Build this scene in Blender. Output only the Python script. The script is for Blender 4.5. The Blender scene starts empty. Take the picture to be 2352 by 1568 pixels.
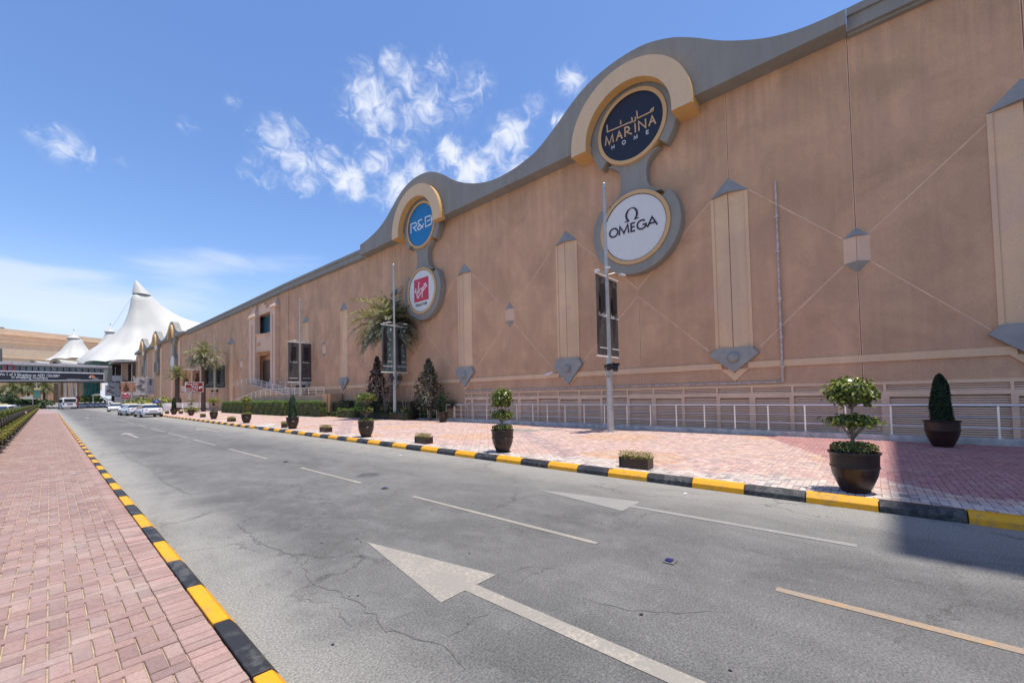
import bpy, math, random
import numpy as np
from mathutils import Vector, Matrix
random.seed(7)
D = bpy.data; SC = bpy.context.scene; COL = SC.collection
R_ = math.radians
# ------------------------------------------------------------------ camera
CAMH = 1.6
YAW, PITCH, ROLL = R_(48.76), R_(1.81), R_(-1.15)
F = Vector((math.sin(YAW)*math.cos(PITCH), math.cos(YAW)*math.cos(PITCH), math.sin(PITCH)))
Rt = Vector((math.cos(YAW), -math.sin(YAW), 0)); Up = Rt.cross(F)
Rt, Up = Rt*math.cos(ROLL)+Up*math.sin(ROLL), Up*math.cos(ROLL)-Rt*math.sin(ROLL)
FL, PX, PY = 0.39610, 1176.0, 875.3            # focal length over width, principal point on a 2352 wide frame
cd = D.cameras.new('camera'); cam = D.objects.new('camera', cd); COL.objects.link(cam)
cd.sensor_width = 36; cd.lens = 36*FL; cd.shift_y = (PY-784)/2352
cd.clip_start = 0.05; cd.clip_end = 3000
cam.matrix_world = Matrix(((Rt.x, Up.x, -F.x, 0), (Rt.y, Up.y, -F.y, 0), (Rt.z, Up.z, -F.z, CAMH), (0, 0, 0, 1)))
SC.camera = cam
# ------------------------------------------------------------------ sun and sky
SUN = Vector((0.065, -0.17, 1)).normalized()
SUN_EL = math.asin(SUN.z); SUN_AZ = math.atan2(SUN.x, SUN.y)
sd = D.lights.new('sun', 'SUN'); so = D.objects.new('sun', sd); COL.objects.link(so)
sd.energy = 3.7; sd.angle = R_(0.55); sd.color = (1.0, 0.94, 0.85)
so.rotation_euler = SUN.to_track_quat('Z', 'Y').to_euler()
SC.view_settings.view_transform = 'Standard'; SC.view_settings.look = 'None'
SC.view_settings.exposure = 0.5; SC.view_settings.gamma = 1; SC.view_settings.use_curve_mapping = False
def raydir(x, y):
    w = 2352*FL
    return (F + Rt*((x-PX)/w) - Up*((y-PY)/w))
def at(x, y, X=None, Y=None, Z=None):           # a sight line of the photograph cut with a real plane
    r = raydir(x, y)
    t = X/r.x if X is not None else (Y/r.y if Y is not None else (Z-CAMH)/r.z)
    return Vector((r.x*t, r.y*t, CAMH+r.z*t))
W = D.worlds.new('World'); SC.world = W; W.use_nodes = True
wn = W.node_tree.nodes; wl = W.node_tree.links; wn.clear()
wo = wn.new('ShaderNodeOutputWorld'); bg = wn.new('ShaderNodeBackground'); bg.inputs[1].default_value = 0.14
sky = wn.new('ShaderNodeTexSky'); sky.sky_type = 'NISHITA'; sky.sun_disc = False
sky.sun_elevation = SUN_EL; sky.sun_rotation = SUN_AZ; sky.altitude = 0; sky.air_density = 1.0; sky.dust_density = 0.35; sky.ozone_density = 2.6
tc = wn.new('ShaderNodeTexCoord')
def wmath(op, a, b=None, c=None):
    n = wn.new('ShaderNodeMath'); n.operation = op
    for i, v in enumerate((a, b, c)):
        if v is None: continue
        if isinstance(v, (int, float)): n.inputs[i].default_value = v
        else: wl.new(v, n.inputs[i])
    return n.outputs[0]
BLOBS = [(850,232,62,1.0),(870,270,50,.9),(905,150,38,.8),(935,185,46,.8),(1010,160,40,.55),(1090,195,46,.6),(985,240,60,.75),(1050,235,50,.6),
 (1172,310,48,1.0),(1140,350,40,.8),(1035,350,36,1.0),(1085,392,50,1.1),(1180,395,50,.9),(1228,240,30,.7),(1310,188,34,.8),(1283,277,22,.9),(645,330,58,.7),
 (690,380,56,.85),(800,415,46,1.0),(745,375,46,.75),(870,385,56,.7),(905,340,50,.6),(910,430,60,.9),(960,395,50,.8),(610,400,40,.5),(145,335,42,.9),(85,312,24,.7),(185,350,26,.7),
 (538,237,20,.55),(430,290,24,.35),(275,372,20,.4),(570,390,24,.5),(930,285,56,.6)]
LOW = [(10,622,60),(120,628,70),(215,632,50),(370,612,80),(480,604,90),(600,606,80),(720,594,70),(-150,610,150),(60,690,100),(200,700,120),(380,690,100),(460,660,60),(-300,650,150),(120,745,170)]
dirn = tc.outputs['Generated']
def blobmask(x, y, r, amp, sq=1.0):
    d0 = raydir(x, y); dd = d0.normalized(); ang = r/(2352*FL)/d0.length
    s = wn.new('ShaderNodeVectorMath'); s.operation = 'SUBTRACT'; wl.new(dirn, s.inputs[0]); s.inputs[1].default_value = dd
    if sq != 1.0:
        m = wn.new('ShaderNodeVectorMath'); m.operation = 'MULTIPLY'; wl.new(s.outputs[0], m.inputs[0]); m.inputs[1].default_value = (1, 1, sq); s = m
    l = wn.new('ShaderNodeVectorMath'); l.operation = 'LENGTH'; wl.new(s.outputs[0], l.inputs[0])
    mr = wn.new('ShaderNodeMapRange'); mr.interpolation_type = 'SMOOTHSTEP'; wl.new(l.outputs['Value'], mr.inputs[0])
    mr.inputs[1].default_value = 0; mr.inputs[2].default_value = ang*1.75; mr.inputs[3].default_value = amp; mr.inputs[4].default_value = 0
    return mr.outputs[0]
hi = None
for b in BLOBS:
    o = blobmask(*b); hi = o if hi is None else wmath('MAXIMUM', hi, o)
lo = None
for x, y, r in LOW:
    o = blobmask(x, y, r*1.15, .42, 3.2); lo = o if lo is None else wmath('ADD', lo, o)
def wnoise(scale, det, rough, sz=1.0, dist=0.0):
    mp = wn.new('ShaderNodeMapping'); wl.new(dirn, mp.inputs[0]); mp.inputs['Scale'].default_value = (1, 1, sz)
    n = wn.new('ShaderNodeTexNoise'); wl.new(mp.outputs[0], n.inputs[0]); n.inputs['Scale'].default_value = scale
    n.inputs['Detail'].default_value = det; n.inputs['Roughness'].default_value = rough; n.inputs['Distortion'].default_value = dist
    return n.outputs[0]
def wmap(v, a, b, c, d):
    mr = wn.new('ShaderNodeMapRange'); mr.interpolation_type = 'SMOOTHSTEP'; wl.new(v, mr.inputs[0])
    for i, q in enumerate((a, b, c, d)): mr.inputs[i+1].default_value = q
    return mr.outputs[0]
nz = wnoise(30, 8, .60, 1.0, .9)
h1 = wmath('MULTIPLY_ADD', nz, 2.0, -1.0)
h2 = wmath('ADD', hi, h1)
hd = wmap(h2, .26, 1.28, 0, .9)
hd = wmath('MULTIPLY', hd, wmap(hi, 0.0, .25, 0, 1))
veil = wmath('MULTIPLY', wmap(hi, .05, .8, 0, .24), wmap(wnoise(60, 6, .6), .4, .7, 0, 1))
nl = wnoise(4.5, 7, .58, 4.5, .8)
ld = wmath('MULTIPLY', wmap(wmath('MULTIPLY_ADD', nl, 1.2, wmath('ADD', lo, -0.66)), .12, .85, 0, .46), wmap(lo, 0, .3, 0, 1))
dens = wmath('MAXIMUM', wmath('MAXIMUM', hd, veil), ld)
mixc = wn.new('ShaderNodeMixRGB'); wl.new(dens, mixc.inputs[0])
hsv = wn.new('ShaderNodeHueSaturation'); hsv.inputs[0].default_value = .507; hsv.inputs[1].default_value = 1.13; hsv.inputs[2].default_value = 1.05
wl.new(sky.outputs[0], hsv.inputs[4])
sepd = wn.new('ShaderNodeSeparateXYZ'); wl.new(dirn, sepd.inputs[0])
hzm = wn.new('ShaderNodeMixRGB'); wl.new(wmap(sepd.outputs[2], -.02, .30, .9, 0), hzm.inputs[0]); wl.new(hsv.outputs[0], hzm.inputs[1]); hzm.inputs[2].default_value = (3.5, 3.85, 4.9, 1)
wl.new(hzm.outputs[0], mixc.inputs[1])
mixc.inputs[2].default_value = (4.8, 5.0, 5.5, 1)
wl.new(mixc.outputs[0], bg.inputs[0]); wl.new(bg.outputs[0], wo.inputs[0])

# ------------------------------------------------------------------ helpers
def tag(o, label=None, cat=None, group=None, kind=None):
    if label: o['label'] = label
    if cat: o['category'] = cat
    if group: o['group'] = group
    if kind: o['kind'] = kind
    return o
ORG = {}
def empty(name, loc=(0, 0, 0), rz=0.0, label=None, cat=None, group=None, kind=None):
    o = D.objects.new(name, None); COL.objects.link(o); o.location = loc; o.rotation_euler = (0, 0, rz); o.empty_display_size = .2
    ORG[o.name] = Vector(loc) if rz == 0 else Vector((0, 0, 0))
    return tag(o, label, cat, group, kind)
class MB:
    def __init__(s): s.v = []; s.f = []; s.m = []; s.c = None; s.cur = 0; s.cols = []; s.col = None
    def add(s, vs, fs):
        n = len(s.v); s.v.extend([tuple(p) for p in vs])
        for f in fs: s.f.append(tuple(i+n for i in f)); s.m.append(s.cur); s.cols.append(s.col)
    def box(s, x0, x1, y0, y1, z0, z1):
        s.add([(x0,y0,z0),(x1,y0,z0),(x1,y1,z0),(x0,y1,z0),(x0,y0,z1),(x1,y0,z1),(x1,y1,z1),(x0,y1,z1)],
              [(0,3,2,1),(4,5,6,7),(0,1,5,4),(1,2,6,5),(2,3,7,6),(3,0,4,7)]); return s
    def obox(s, c, sx, sy, sz, rz=0, ry=0, rx=0):
        M = Matrix.Translation(c) @ Matrix.Rotation(rz, 4, 'Z') @ Matrix.Rotation(ry, 4, 'Y') @ Matrix.Rotation(rx, 4, 'X')
        vs = [M @ Vector((a*sx/2, b*sy/2, d*sz/2)) for d in (-1, 1) for a, b in ((-1,-1),(1,-1),(1,1),(-1,1))]
        s.add(vs, [(0,3,2,1),(4,5,6,7),(0,1,5,4),(1,2,6,5),(2,3,7,6),(3,0,4,7)]); return s
    def bar(s, a, b, w, h=None):                # square bar between two points
        a, b = Vector(a), Vector(b); d = b-a; L = d.length
        if L < 1e-6: return s
        h = h or w; d.normalize(); u = d.cross(Vector((0,0,1)))
        u = Vector((1,0,0)) if u.length < 1e-3 else u.normalized(); t = u.cross(d)
        q = [(-1,-1),(1,-1),(1,1),(-1,1)]
        s.add([p+u*(i*w/2)+t*(j*h/2) for p in (a, b) for i, j in q], [(3,2,1,0),(4,5,6,7),(0,1,5,4),(1,2,6,5),(2,3,7,6),(3,0,4,7)]); return s
    def tube(s, pts, r, n=8, caps=True):
        pts = [Vector(p) for p in pts]; rr = r if isinstance(r, (list, tuple)) else [r]*len(pts)
        vs = []; prev = None
        for i, p in enumerate(pts):
            d = (pts[min(i+1, len(pts)-1)]-pts[max(i-1, 0)]).normalized()
            u = d.orthogonal() if prev is None else (prev - d*prev.dot(d))
            u.normalize(); prev = u; w = d.cross(u)
            vs += [p+(u*math.cos(a)+w*math.sin(a))*rr[i] for a in (2*math.pi*k/n for k in range(n))]
        fs = [(i*n+k, i*n+(k+1)%n, (i+1)*n+(k+1)%n, (i+1)*n+k) for i in range(len(pts)-1) for k in range(n)]
        if caps: fs += [tuple(reversed(range(n))), tuple((len(pts)-1)*n+k for k in range(n))]
        s.add(vs, fs); return s
    def lathe(s, prof, c=(0,0,0), n=24, a0=0, a1=2*math.pi):
        c = Vector(c); full = abs(a1-a0-2*math.pi) < 1e-6; m = n if full else n+1
        vs = [c+Vector((r*math.cos(a0+(a1-a0)*k/n), r*math.sin(a0+(a1-a0)*k/n), z)) for r, z in prof for k in range(m)]
        fs = [(i*m+k, i*m+(k+1)%m, (i+1)*m+(k+1)%m, (i+1)*m+k) for i in range(len(prof)-1) for k in range(n)]
        s.add(vs, fs); return s
    def prismX(s, poly, x0, x1):               # polygon in (y,z) extruded along x ; x0 is the side towards the street
        n = len(poly); s.add([(x0, p[0], p[1]) for p in poly]+[(x1, p[0], p[1]) for p in poly],
            [tuple(range(n)), tuple(reversed(range(n, 2*n)))]+[(i, i+n, (i+1)%n+n, (i+1)%n) for i in range(n)]); return s
    def prismZ(s, poly, z0, z1):
        n = len(poly); s.add([(p[0], p[1], z0) for p in poly]+[(p[0], p[1], z1) for p in poly],
            [tuple(reversed(range(n))), tuple(range(n, 2*n))]+[(i, (i+1)%n, (i+1)%n+n, i+n) for i in range(n)]); return s
    def ringX(s, cy, cz, r0, r1, x0, x1, a0=0, a1=2*math.pi, n=48, leg=0):
        full = abs(a1-a0-2*math.pi) < 1e-6; m = n if full else n+1
        A = [a0+(a1-a0)*k/n for k in range(m)]; P = [(math.cos(a), math.sin(a)) for a in A]
        ro = [(cy+r1*c, cz+r1*q) for c, q in P]; ri = [(cy+r0*c, cz+r0*q) for c, q in P]
        if leg: ro = [(ro[0][0], ro[0][1]-leg)]+ro+[(ro[-1][0], ro[-1][1]-leg)]; ri = [(ri[0][0], ri[0][1]-leg)]+ri+[(ri[-1][0], ri[-1][1]-leg)]; m += 2
        vs = [(x0,)+p for p in ro]+[(x0,)+p for p in ri]+[(x1,)+p for p in ro]+[(x1,)+p for p in ri]
        fs = []
        for k in range(m if full else m-1):
            j = (k+1) % m
            fs += [(k, j, j+m, k+m), (2*m+k, 2*m+k+m, 2*m+j+m, 2*m+j), (k, 2*m+k, 2*m+j, j), (k+m, j+m, 3*m+j, 3*m+k)]
        if not full: fs += [(0, m, 3*m, 2*m), (m-1, 3*m-1, 4*m-1, 2*m-1)]
        s.add(vs, fs); return s
    def sphere(s, c, r, n=16, m=8, sc=(1,1,1)):
        c = Vector(c); vs = [c+Vector((r*sc[0]*math.sin(math.pi*i/m)*math.cos(2*math.pi*k/n), r*sc[1]*math.sin(math.pi*i/m)*math.sin(2*math.pi*k/n), r*sc[2]*math.cos(math.pi*i/m))) for i in range(m+1) for k in range(n)]
        s.add(vs, [(i*n+k, (i+1)*n+k, (i+1)*n+(k+1)%n, i*n+(k+1)%n) for i in range(m) for k in range(n)]); return s
    def build(s, name, mats, parent=None, smooth=False, label=None, bevel=0, **kw):
        o0 = ORG.get(parent.name, Vector((0,0,0))) if parent else Vector((0,0,0))
        me = D.meshes.new(name)
        V = [(p[0]-o0[0], p[1]-o0[1], p[2]-o0[2]) for p in s.v] if o0.length > 0 else s.v
        me.from_pydata(V, [], s.f)
        mats = mats if isinstance(mats, (list, tuple)) else [mats]
        for m in mats: me.materials.append(m)
        if len(mats) > 1: me.polygons.foreach_set('material_index', s.m)
        if any(c is not None for c in s.cols):
            ca = me.color_attributes.new('Col', 'FLOAT_COLOR', 'CORNER'); arr = []
            for f, c in zip(s.f, s.cols):
                c = c or (1, 1, 1); arr += [c[0], c[1], c[2], 1.0]*len(f)
            ca.data.foreach_set('color', arr)
        if smooth:
            me.polygons.foreach_set('use_smooth', [True]*len(me.polygons))
        me.update()
        o = D.objects.new(name, me); COL.objects.link(o)
        if smooth and smooth != 2:
            try: me.set_sharp_from_angle(angle=R_(40))
            except Exception: pass
        if parent: o.parent = parent
        ORG[o.name] = o0
        if bevel:
            b = o.modifiers.new('bevel', 'BEVEL'); b.width = bevel; b.segments = 2; b.limit_method = 'ANGLE'
        if label: o['label'] = label
        for k, v in kw.items(): o[k] = v
        return o
def npmesh(name, V, Fq, mat, parent=None, cols=None, local=False, **kw):   # V (n,3) array, Fq (m,4) quads, cols (m,3)
    o0 = ORG.get(parent.name, Vector((0,0,0))) if (parent and not local) else Vector((0,0,0))
    V = np.asarray(V, dtype=np.float32) - np.array(o0, dtype=np.float32)
    me = D.meshes.new(name); n = len(V); m = len(Fq); k = Fq.shape[1]
    me.vertices.add(n); me.vertices.foreach_set('co', V.ravel())
    me.loops.add(m*k); me.loops.foreach_set('vertex_index', Fq.astype(np.int32).ravel())
    me.polygons.add(m); me.polygons.foreach_set('loop_start', np.arange(m, dtype=np.int32)*k)
    me.update(calc_edges=True)
    if cols is not None:
        ca = me.color_attributes.new('Col', 'FLOAT_COLOR', 'CORNER')
        c4 = np.ones((m, k, 4), dtype=np.float32); c4[:, :, :3] = cols[:, None, :]; ca.data.foreach_set('color', c4.ravel())
    me.materials.append(mat); o = D.objects.new(name, me); COL.objects.link(o)
    if parent: o.parent = parent
    ORG[o.name] = o0
    for kk, v in kw.items(): o[kk] = v
    return o
def copy_tree(o, parent=None):
    c = o.copy(); COL.objects.link(c)
    if parent: c.parent = parent
    for ch in list(o.children): copy_tree(ch, c)
    return c

# ------------------------------------------------------------------ materials
def newmat(name, rough=.7, metal=0.0, spec=.5):
    m = D.materials.new(name); m.use_nodes = True; b = m.node_tree.nodes['Principled BSDF']
    b.inputs['Roughness'].default_value = rough; b.inputs['Metallic'].default_value = metal; b.inputs['Specular IOR Level'].default_value = spec
    return m, m.node_tree.nodes, m.node_tree.links, b
def mix(nd, ln, fac, a, b, mode='MIX'):
    n = nd.new('ShaderNodeMixRGB'); n.blend_type = mode
    for i, v in ((0, fac), (1, a), (2, b)):
        if isinstance(v, (int, float)): n.inputs[i].default_value = v
        elif isinstance(v, tuple): n.inputs[i].default_value = v if len(v) == 4 else v+(1,)
        else: ln.new(v, n.inputs[i])
    return n.outputs[0]
def noise(nd, ln, scale, det=4, rough=.55, sc=(1,1,1), dist=0, co='Object'):
    t = nd.new('ShaderNodeNewGeometry') if co == 'World' else nd.new('ShaderNodeTexCoord')
    mp = nd.new('ShaderNodeMapping'); ln.new(t.outputs['Position' if co == 'World' else co], mp.inputs[0]); mp.inputs['Scale'].default_value = sc
    n = nd.new('ShaderNodeTexNoise'); ln.new(mp.outputs[0], n.inputs[0]); n.inputs['Scale'].default_value = scale
    n.inputs['Detail'].default_value = det; n.inputs['Roughness'].default_value = rough; n.inputs['Distortion'].default_value = dist
    return n.outputs[0]
def rng(nd, ln, v, a, b, c=0, d=1, sm=False):
    m = nd.new('ShaderNodeMapRange'); ln.new(v, m.inputs[0])
    if sm: m.interpolation_type = 'SMOOTHSTEP'
    for i, q in enumerate((a, b, c, d)): m.inputs[i+1].default_value = q
    return m.outputs[0]
def bump(nd, ln, b, h, s=.3, d=.01):
    n = nd.new('ShaderNodeBump'); n.inputs['Strength'].default_value = s; n.inputs['Distance'].default_value = d
    ln.new(h, n.inputs['Height']); ln.new(n.outputs[0], b.inputs['Normal'])
def flat(name, col, rough=.6, metal=0.0, var=.12, vs=3.0, bs=0.0, bsc=60, spec=.5, fine=0.0):
    m, nd, ln, b = newmat(name, rough, metal, spec)
    c = mix(nd, ln, rng(nd, ln, noise(nd, ln, vs, 5, .6, co='World'), .3, .7), tuple(q*(1-var) for q in col), tuple(min(1, q*(1+var)) for q in col))
    if fine: c = mix(nd, ln, rng(nd, ln, noise(nd, ln, 90, 2, .7, co='World'), .35, .65, 0, fine), c, tuple(q*.55 for q in col))
    ln.new(c, b.inputs['Base Color'])
    if bs: bump(nd, ln, b, noise(nd, ln, bsc, 3, .7, co='World'), bs, .01)
    return m
def stucco(name, col, streak=.25, bs=.5, mott=.16, tint=(.50,.275,.20), streaks=False):
    m, nd, ln, b = newmat(name, .92, 0, .2)
    big = rng(nd, ln, noise(nd, ln, .55, 5, .62, (1,1,.8), .6, 'World'), .3, .7)
    c = mix(nd, ln, big, tuple(q*(1-mott) for q in col), tuple(min(1, q*(1+mott*.8)) for q in col))
    pk = rng(nd, ln, noise(nd, ln, .9, 4, .6, (1,1,1), .4, 'World'), .46, .62, 0, .38)
    c = mix(nd, ln, pk, c, tint)
    st = rng(nd, ln, noise(nd, ln, 2.2, 5, .65, (1,1,.10), 0, 'World'), .42, .72, 0, streak)
    c = mix(nd, ln, st, c, tuple(q*.62 for q in col))
    sl = rng(nd, ln, noise(nd, ln, 3.1, 4, .6, (1.3,1.3,.07), 0, 'World'), .52, .74, 0, streak*.8)
    c = mix(nd, ln, sl, c, tuple(min(1, q*1.4) for q in col))
    sp = rng(nd, ln, noise(nd, ln, 45, 3, .8, (1,1,1), 0, 'World'), .3, .7, .86, 1.12)
    c = mix(nd, ln, 1.0, c, sp, 'MULTIPLY')
    if streaks:
        g = nd.new('ShaderNodeNewGeometry'); sz = nd.new('ShaderNodeSeparateXYZ'); ln.new(g.outputs['Position'], sz.inputs[0])
        tp = rng(nd, ln, sz.outputs[2], 8.5, 12.6, 0, 1, True); bt = rng(nd, ln, sz.outputs[2], 2.4, .2, 0, .6, True)
        mx = nd.new('ShaderNodeMath'); mx.operation = 'MAXIMUM'; ln.new(tp, mx.inputs[0]); ln.new(bt, mx.inputs[1])
        f = nd.new('ShaderNodeMath'); f.operation = 'MULTIPLY'; ln.new(mx.outputs[0], f.inputs[0]); ln.new(rng(nd, ln, noise(nd, ln, 4.5, 5, .7, (1,1,.05), 0, 'World'), .46, .72, 0, .42), f.inputs[1])
        c = mix(nd, ln, f.outputs[0], c, (.27,.175,.12))
        ol = rng(nd, ln, noise(nd, ln, .35, 4, .6, (1,1,1), .8, 'World'), .55, .7, 0, .35); c = mix(nd, ln, ol, c, (.42,.28,.16))
    ln.new(c, b.inputs['Base Color'])
    bump(nd, ln, b, noise(nd, ln, 38, 4, .75, co='World'), bs, .012)
    return m
def leafmat(name, rough=.45, spec=.5):
    m, nd, ln, b = newmat(name, rough, 0, spec)
    a = nd.new('ShaderNodeVertexColor'); a.layer_name = 'Col'
    ln.new(a.outputs[0], b.inputs['Base Color'])
    tr = nd.new('ShaderNodeBsdfTranslucent'); br = mix(nd, ln, 1.0, a.outputs[0], (1.2, 1.4, .5, 1), 'MULTIPLY'); ln.new(br, tr.inputs[0])
    ms = nd.new('ShaderNodeMixShader'); ms.inputs[0].default_value = .25
    ln.new(b.outputs[0], ms.inputs[1]); ln.new(tr.outputs[0], ms.inputs[2]); ln.new(ms.outputs[0], nd['Material Output'].inputs[0])
    return m
M = {}
M['wall'] = stucco('wall_stucco', (.60, .362, .220), .22, .7, .22, tint=(.53,.315,.215), streaks=True)
M['wall_back'] = stucco('joint_stucco', (.50, .36, .26), .1)
M['cream'] = stucco('cream_stucco', (.76, .51, .31), .16, .35, .1, (.62,.42,.34))
M['pink_cream'] = stucco('pink_stucco', (.74, .51, .36), .14, .35, .1, (.6,.4,.32))
M['sand'] = stucco('sand_stucco', (.52, .36, .23), .3, .3)
M['farsand'] = stucco('far_sand_stucco', (.74, .55, .37), .2, .2, .1, (.7,.5,.34))
M['score'] = flat('score_line', (.70, .455, .30), .9, var=.15)
M['grey'] = stucco('grey_render', (.285, .275, .245), .3, .3, .10, (.27, .265, .245))
M['bluegrey'] = flat('blue_grey_cap', (.31, .305, .285), .8, var=.1, bs=.25)
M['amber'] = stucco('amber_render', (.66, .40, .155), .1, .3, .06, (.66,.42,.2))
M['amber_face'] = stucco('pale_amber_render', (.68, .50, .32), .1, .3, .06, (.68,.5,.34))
M['louvre'] = flat('louvre_paint', (.80, .53, .35), .6, var=.1, vs=2)
M['louvre_dark'] = flat('louvre_shade_back', (.02, .014, .011), .9)
M['pipe'] = flat('old_pipe', (.52, .43, .40), .6, var=.35, vs=6)
M['steel'] = flat('brushed_steel', (.78, .75, .72), .3, .9, var=.06)
M['galv'] = flat('galvanised_pole', (.46, .45, .425), .42, .55, var=.12, vs=4)
M['whitem'] = flat('white_metal', (.75, .75, .74), .4, var=.05)
M['blackm'] = flat('black_metal', (.022, .022, .025), .4, var=.1)
M['pot'] = flat('glazed_pot', (.024, .0115, .009), .33, var=.35, vs=9, bs=.12, bsc=14)
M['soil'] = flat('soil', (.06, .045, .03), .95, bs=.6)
M['boxp'] = flat('dark_box', (.035, .022, .017), .4, var=.3, vs=12)
M['bark'] = flat('bark', (.23, .18, .14), .9, var=.35, vs=18, bs=.8, bsc=30)
M['darkbark'] = flat('palm_bark', (.12, .085, .065), .95, var=.5, vs=9, bs=1.0, bsc=18)
M['leaf'] = leafmat('leaf'); M['waxleaf'] = leafmat('wax_leaf', .3, .6)
M['concrete'] = flat('plinth_concrete', (.50, .48, .44), .85, var=.35, vs=3.5, bs=.5, fine=.25)
M['membrane'] = flat('tent_membrane', (.55, .535, .48), .6, var=.02)
M['white'] = flat('white_paint', (.8, .8, .79), .35, var=.03)
M['carwhite'] = flat('car_paint', (.82, .82, .81), .12, var=.02, spec=.6)
M['carpaintb'] = flat('car_teal', (.10, .45, .42), .2, var=.02)
M['carsilver'] = flat('car_silver', (.45, .46, .48), .2, .3, var=.02)
M['tyre'] = flat('tyre', (.02, .02, .02), .85)
M['glassd'] = flat('car_glass', (.02, .028, .032), .05, spec=.9)
M['red'] = flat('red_lens', (.45, .02, .02), .25)
M['redpaint'] = flat('red_paint', (.42, .03, .04), .4)
M['orange'] = flat('orange', (.75, .22, .04), .4)
M['yellow'] = flat('taxi_yellow', (.7, .55, .25), .4)
M['glass'] = flat('window_glass', (.06, .15, .20), .06, spec=1.0)  # blue of the reflected sky is put into the base colour
M['bridgeglass'] = flat('bridge_glass', (.16,.17,.17), .3, var=.3, vs=.4)
M['greenglass'] = flat('green_glass', (.03, .22, .17), .08, spec=.9)
M['darkint'] = flat('dark_interior', (.045, .03, .03), .8)
M['door'] = flat('door_wood', (.09, .05, .03), .5, var=.3, vs=5)
M['brownsign'] = flat('brown_sign', (.22, .022, .018), .35)
M['black'] = flat('sign_black', (.016, .015, .022), .35)
M['signwhite'] = flat('sign_white', (.68, .665, .62), .4, var=.03)
M['signblue'] = flat('sign_blue', (.0, .17, .40), .35, var=.03)
M['signred'] = flat('sign_red', (.55, .012, .04), .35, var=.04)
M['gold'] = flat('gold_letter', (.66, .40, .20), .35, .2)
M['goldring'] = stucco('gold_ring', (.62, .40, .20), .12, .2, .08, (.6,.4,.22))
M['silver'] = flat('silver_letter', (.68, .69, .72), .3)
M['letterdark'] = flat('letter_dark', (.035, .012, .03), .35)
M['text'] = flat('print_white', (.8, .8, .8), .5)
M['banner'] = flat('banner_cloth', (.075, .064, .06), .75, var=.3, vs=3)
M['banner_green'] = flat('banner_green', (.07, .105, .10), .6, var=.25, vs=3)
M['skin'] = flat('poster_tan', (.42, .20, .11), .7, var=.5, vs=4)
M['poster'] = flat('poster_light', (.45, .42, .42), .6, var=.25, vs=3)
M['asph_dark'] = flat('crack_fill', (.115, .11, .10), .95, var=.3, vs=20)
M['iron'] = flat('cast_iron', (.15, .148, .14), .7, .2, var=.3, vs=12, bs=.5)
M['navy'] = flat('stud_navy', (.015, .02, .12), .3)

def paintmat(name, col, wear, wc=(.15,.145,.14), sc=26):
    m, nd, ln, b = newmat(name, .6, 0, .4)
    n1 = noise(nd, ln, sc, 6, .75, co='World'); n2 = noise(nd, ln, 2.5, 4, .6, co='World')
    s = nd.new('ShaderNodeMath'); s.operation = 'MULTIPLY_ADD'; ln.new(n2, s.inputs[0]); s.inputs[1].default_value = .6; ln.new(n1, s.inputs[2])
    f = rng(nd, ln, s.outputs[0], .95-wear, 1.05-wear*.6, 0, .85)
    c0 = mix(nd, ln, rng(nd, ln, noise(nd, ln, 5, 5, .6, co='World'), .3, .7), tuple(q*.86 for q in col), col)
    ln.new(mix(nd, ln, f, c0, wc), b.inputs['Base Color'])
    bump(nd, ln, b, noise(nd, ln, 70, 3, .7, co='World'), .25, .006)
    return m
M['kyellow'] = paintmat('kerb_yellow', (.86, .39, .008), .15, (.5, .27, .06), 11)
M['kblack'] = paintmat('kerb_black', (.026, .027, .029), .20, (.10, .097, .09), 11)
M['mark'] = paintmat('road_marking', (.56, .48, .375), .40, (.25, .235, .21), 30)
M['markfade'] = paintmat('faded_marking', (.46, .43, .37), .44, (.24, .235, .225), 30)
M['markorange'] = paintmat('orange_marking', (.55, .31, .12), .38, (.26, .24, .21), 30)
def brickmat(name, src):
    m, nd, ln, b = newmat(name, .88, 0, .25)
    if src == 'attr':
        a = nd.new('ShaderNodeVertexColor'); a.layer_name = 'Col'; c = a.outputs[0]
    else:
        a = nd.new('ShaderNodeObjectInfo'); c = a.outputs['Color']
    n = rng(nd, ln, noise(nd, ln, 55, 4, .75, co='World'), .28, .72, .78, 1.18)
    c = mix(nd, ln, 1.0, c, n, 'MULTIPLY')
    dust = rng(nd, ln, noise(nd, ln, 1.3, 6, .68, (1,1,1), .6, 'World'), .50, .74, 0, .5)
    c = mix(nd, ln, dust, c, (.46, .40, .345))
    dk = rng(nd, ln, noise(nd, ln, 3.3, 5, .7, (1,1,1), .4, 'World'), .54, .72, 0, .3)
    c = mix(nd, ln, dk, c, (.22, .15, .13))
    ln.new(c, b.inputs['Base Color'])
    bump(nd, ln, b, noise(nd, ln, 140, 3, .7, co='World'), .35, .004)
    return m
M['brick'] = brickmat('brick_attr', 'attr'); M['brickobj'] = brickmat('brick_obj', 'obj')
M['joint'] = flat('joint_sand', (.42, .33, .22), .95, var=.25, vs=8, bs=.4)
M['joint2'] = flat('plaza_joint', (.44, .34, .29), .95, var=.25, vs=8, bs=.4)

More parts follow.
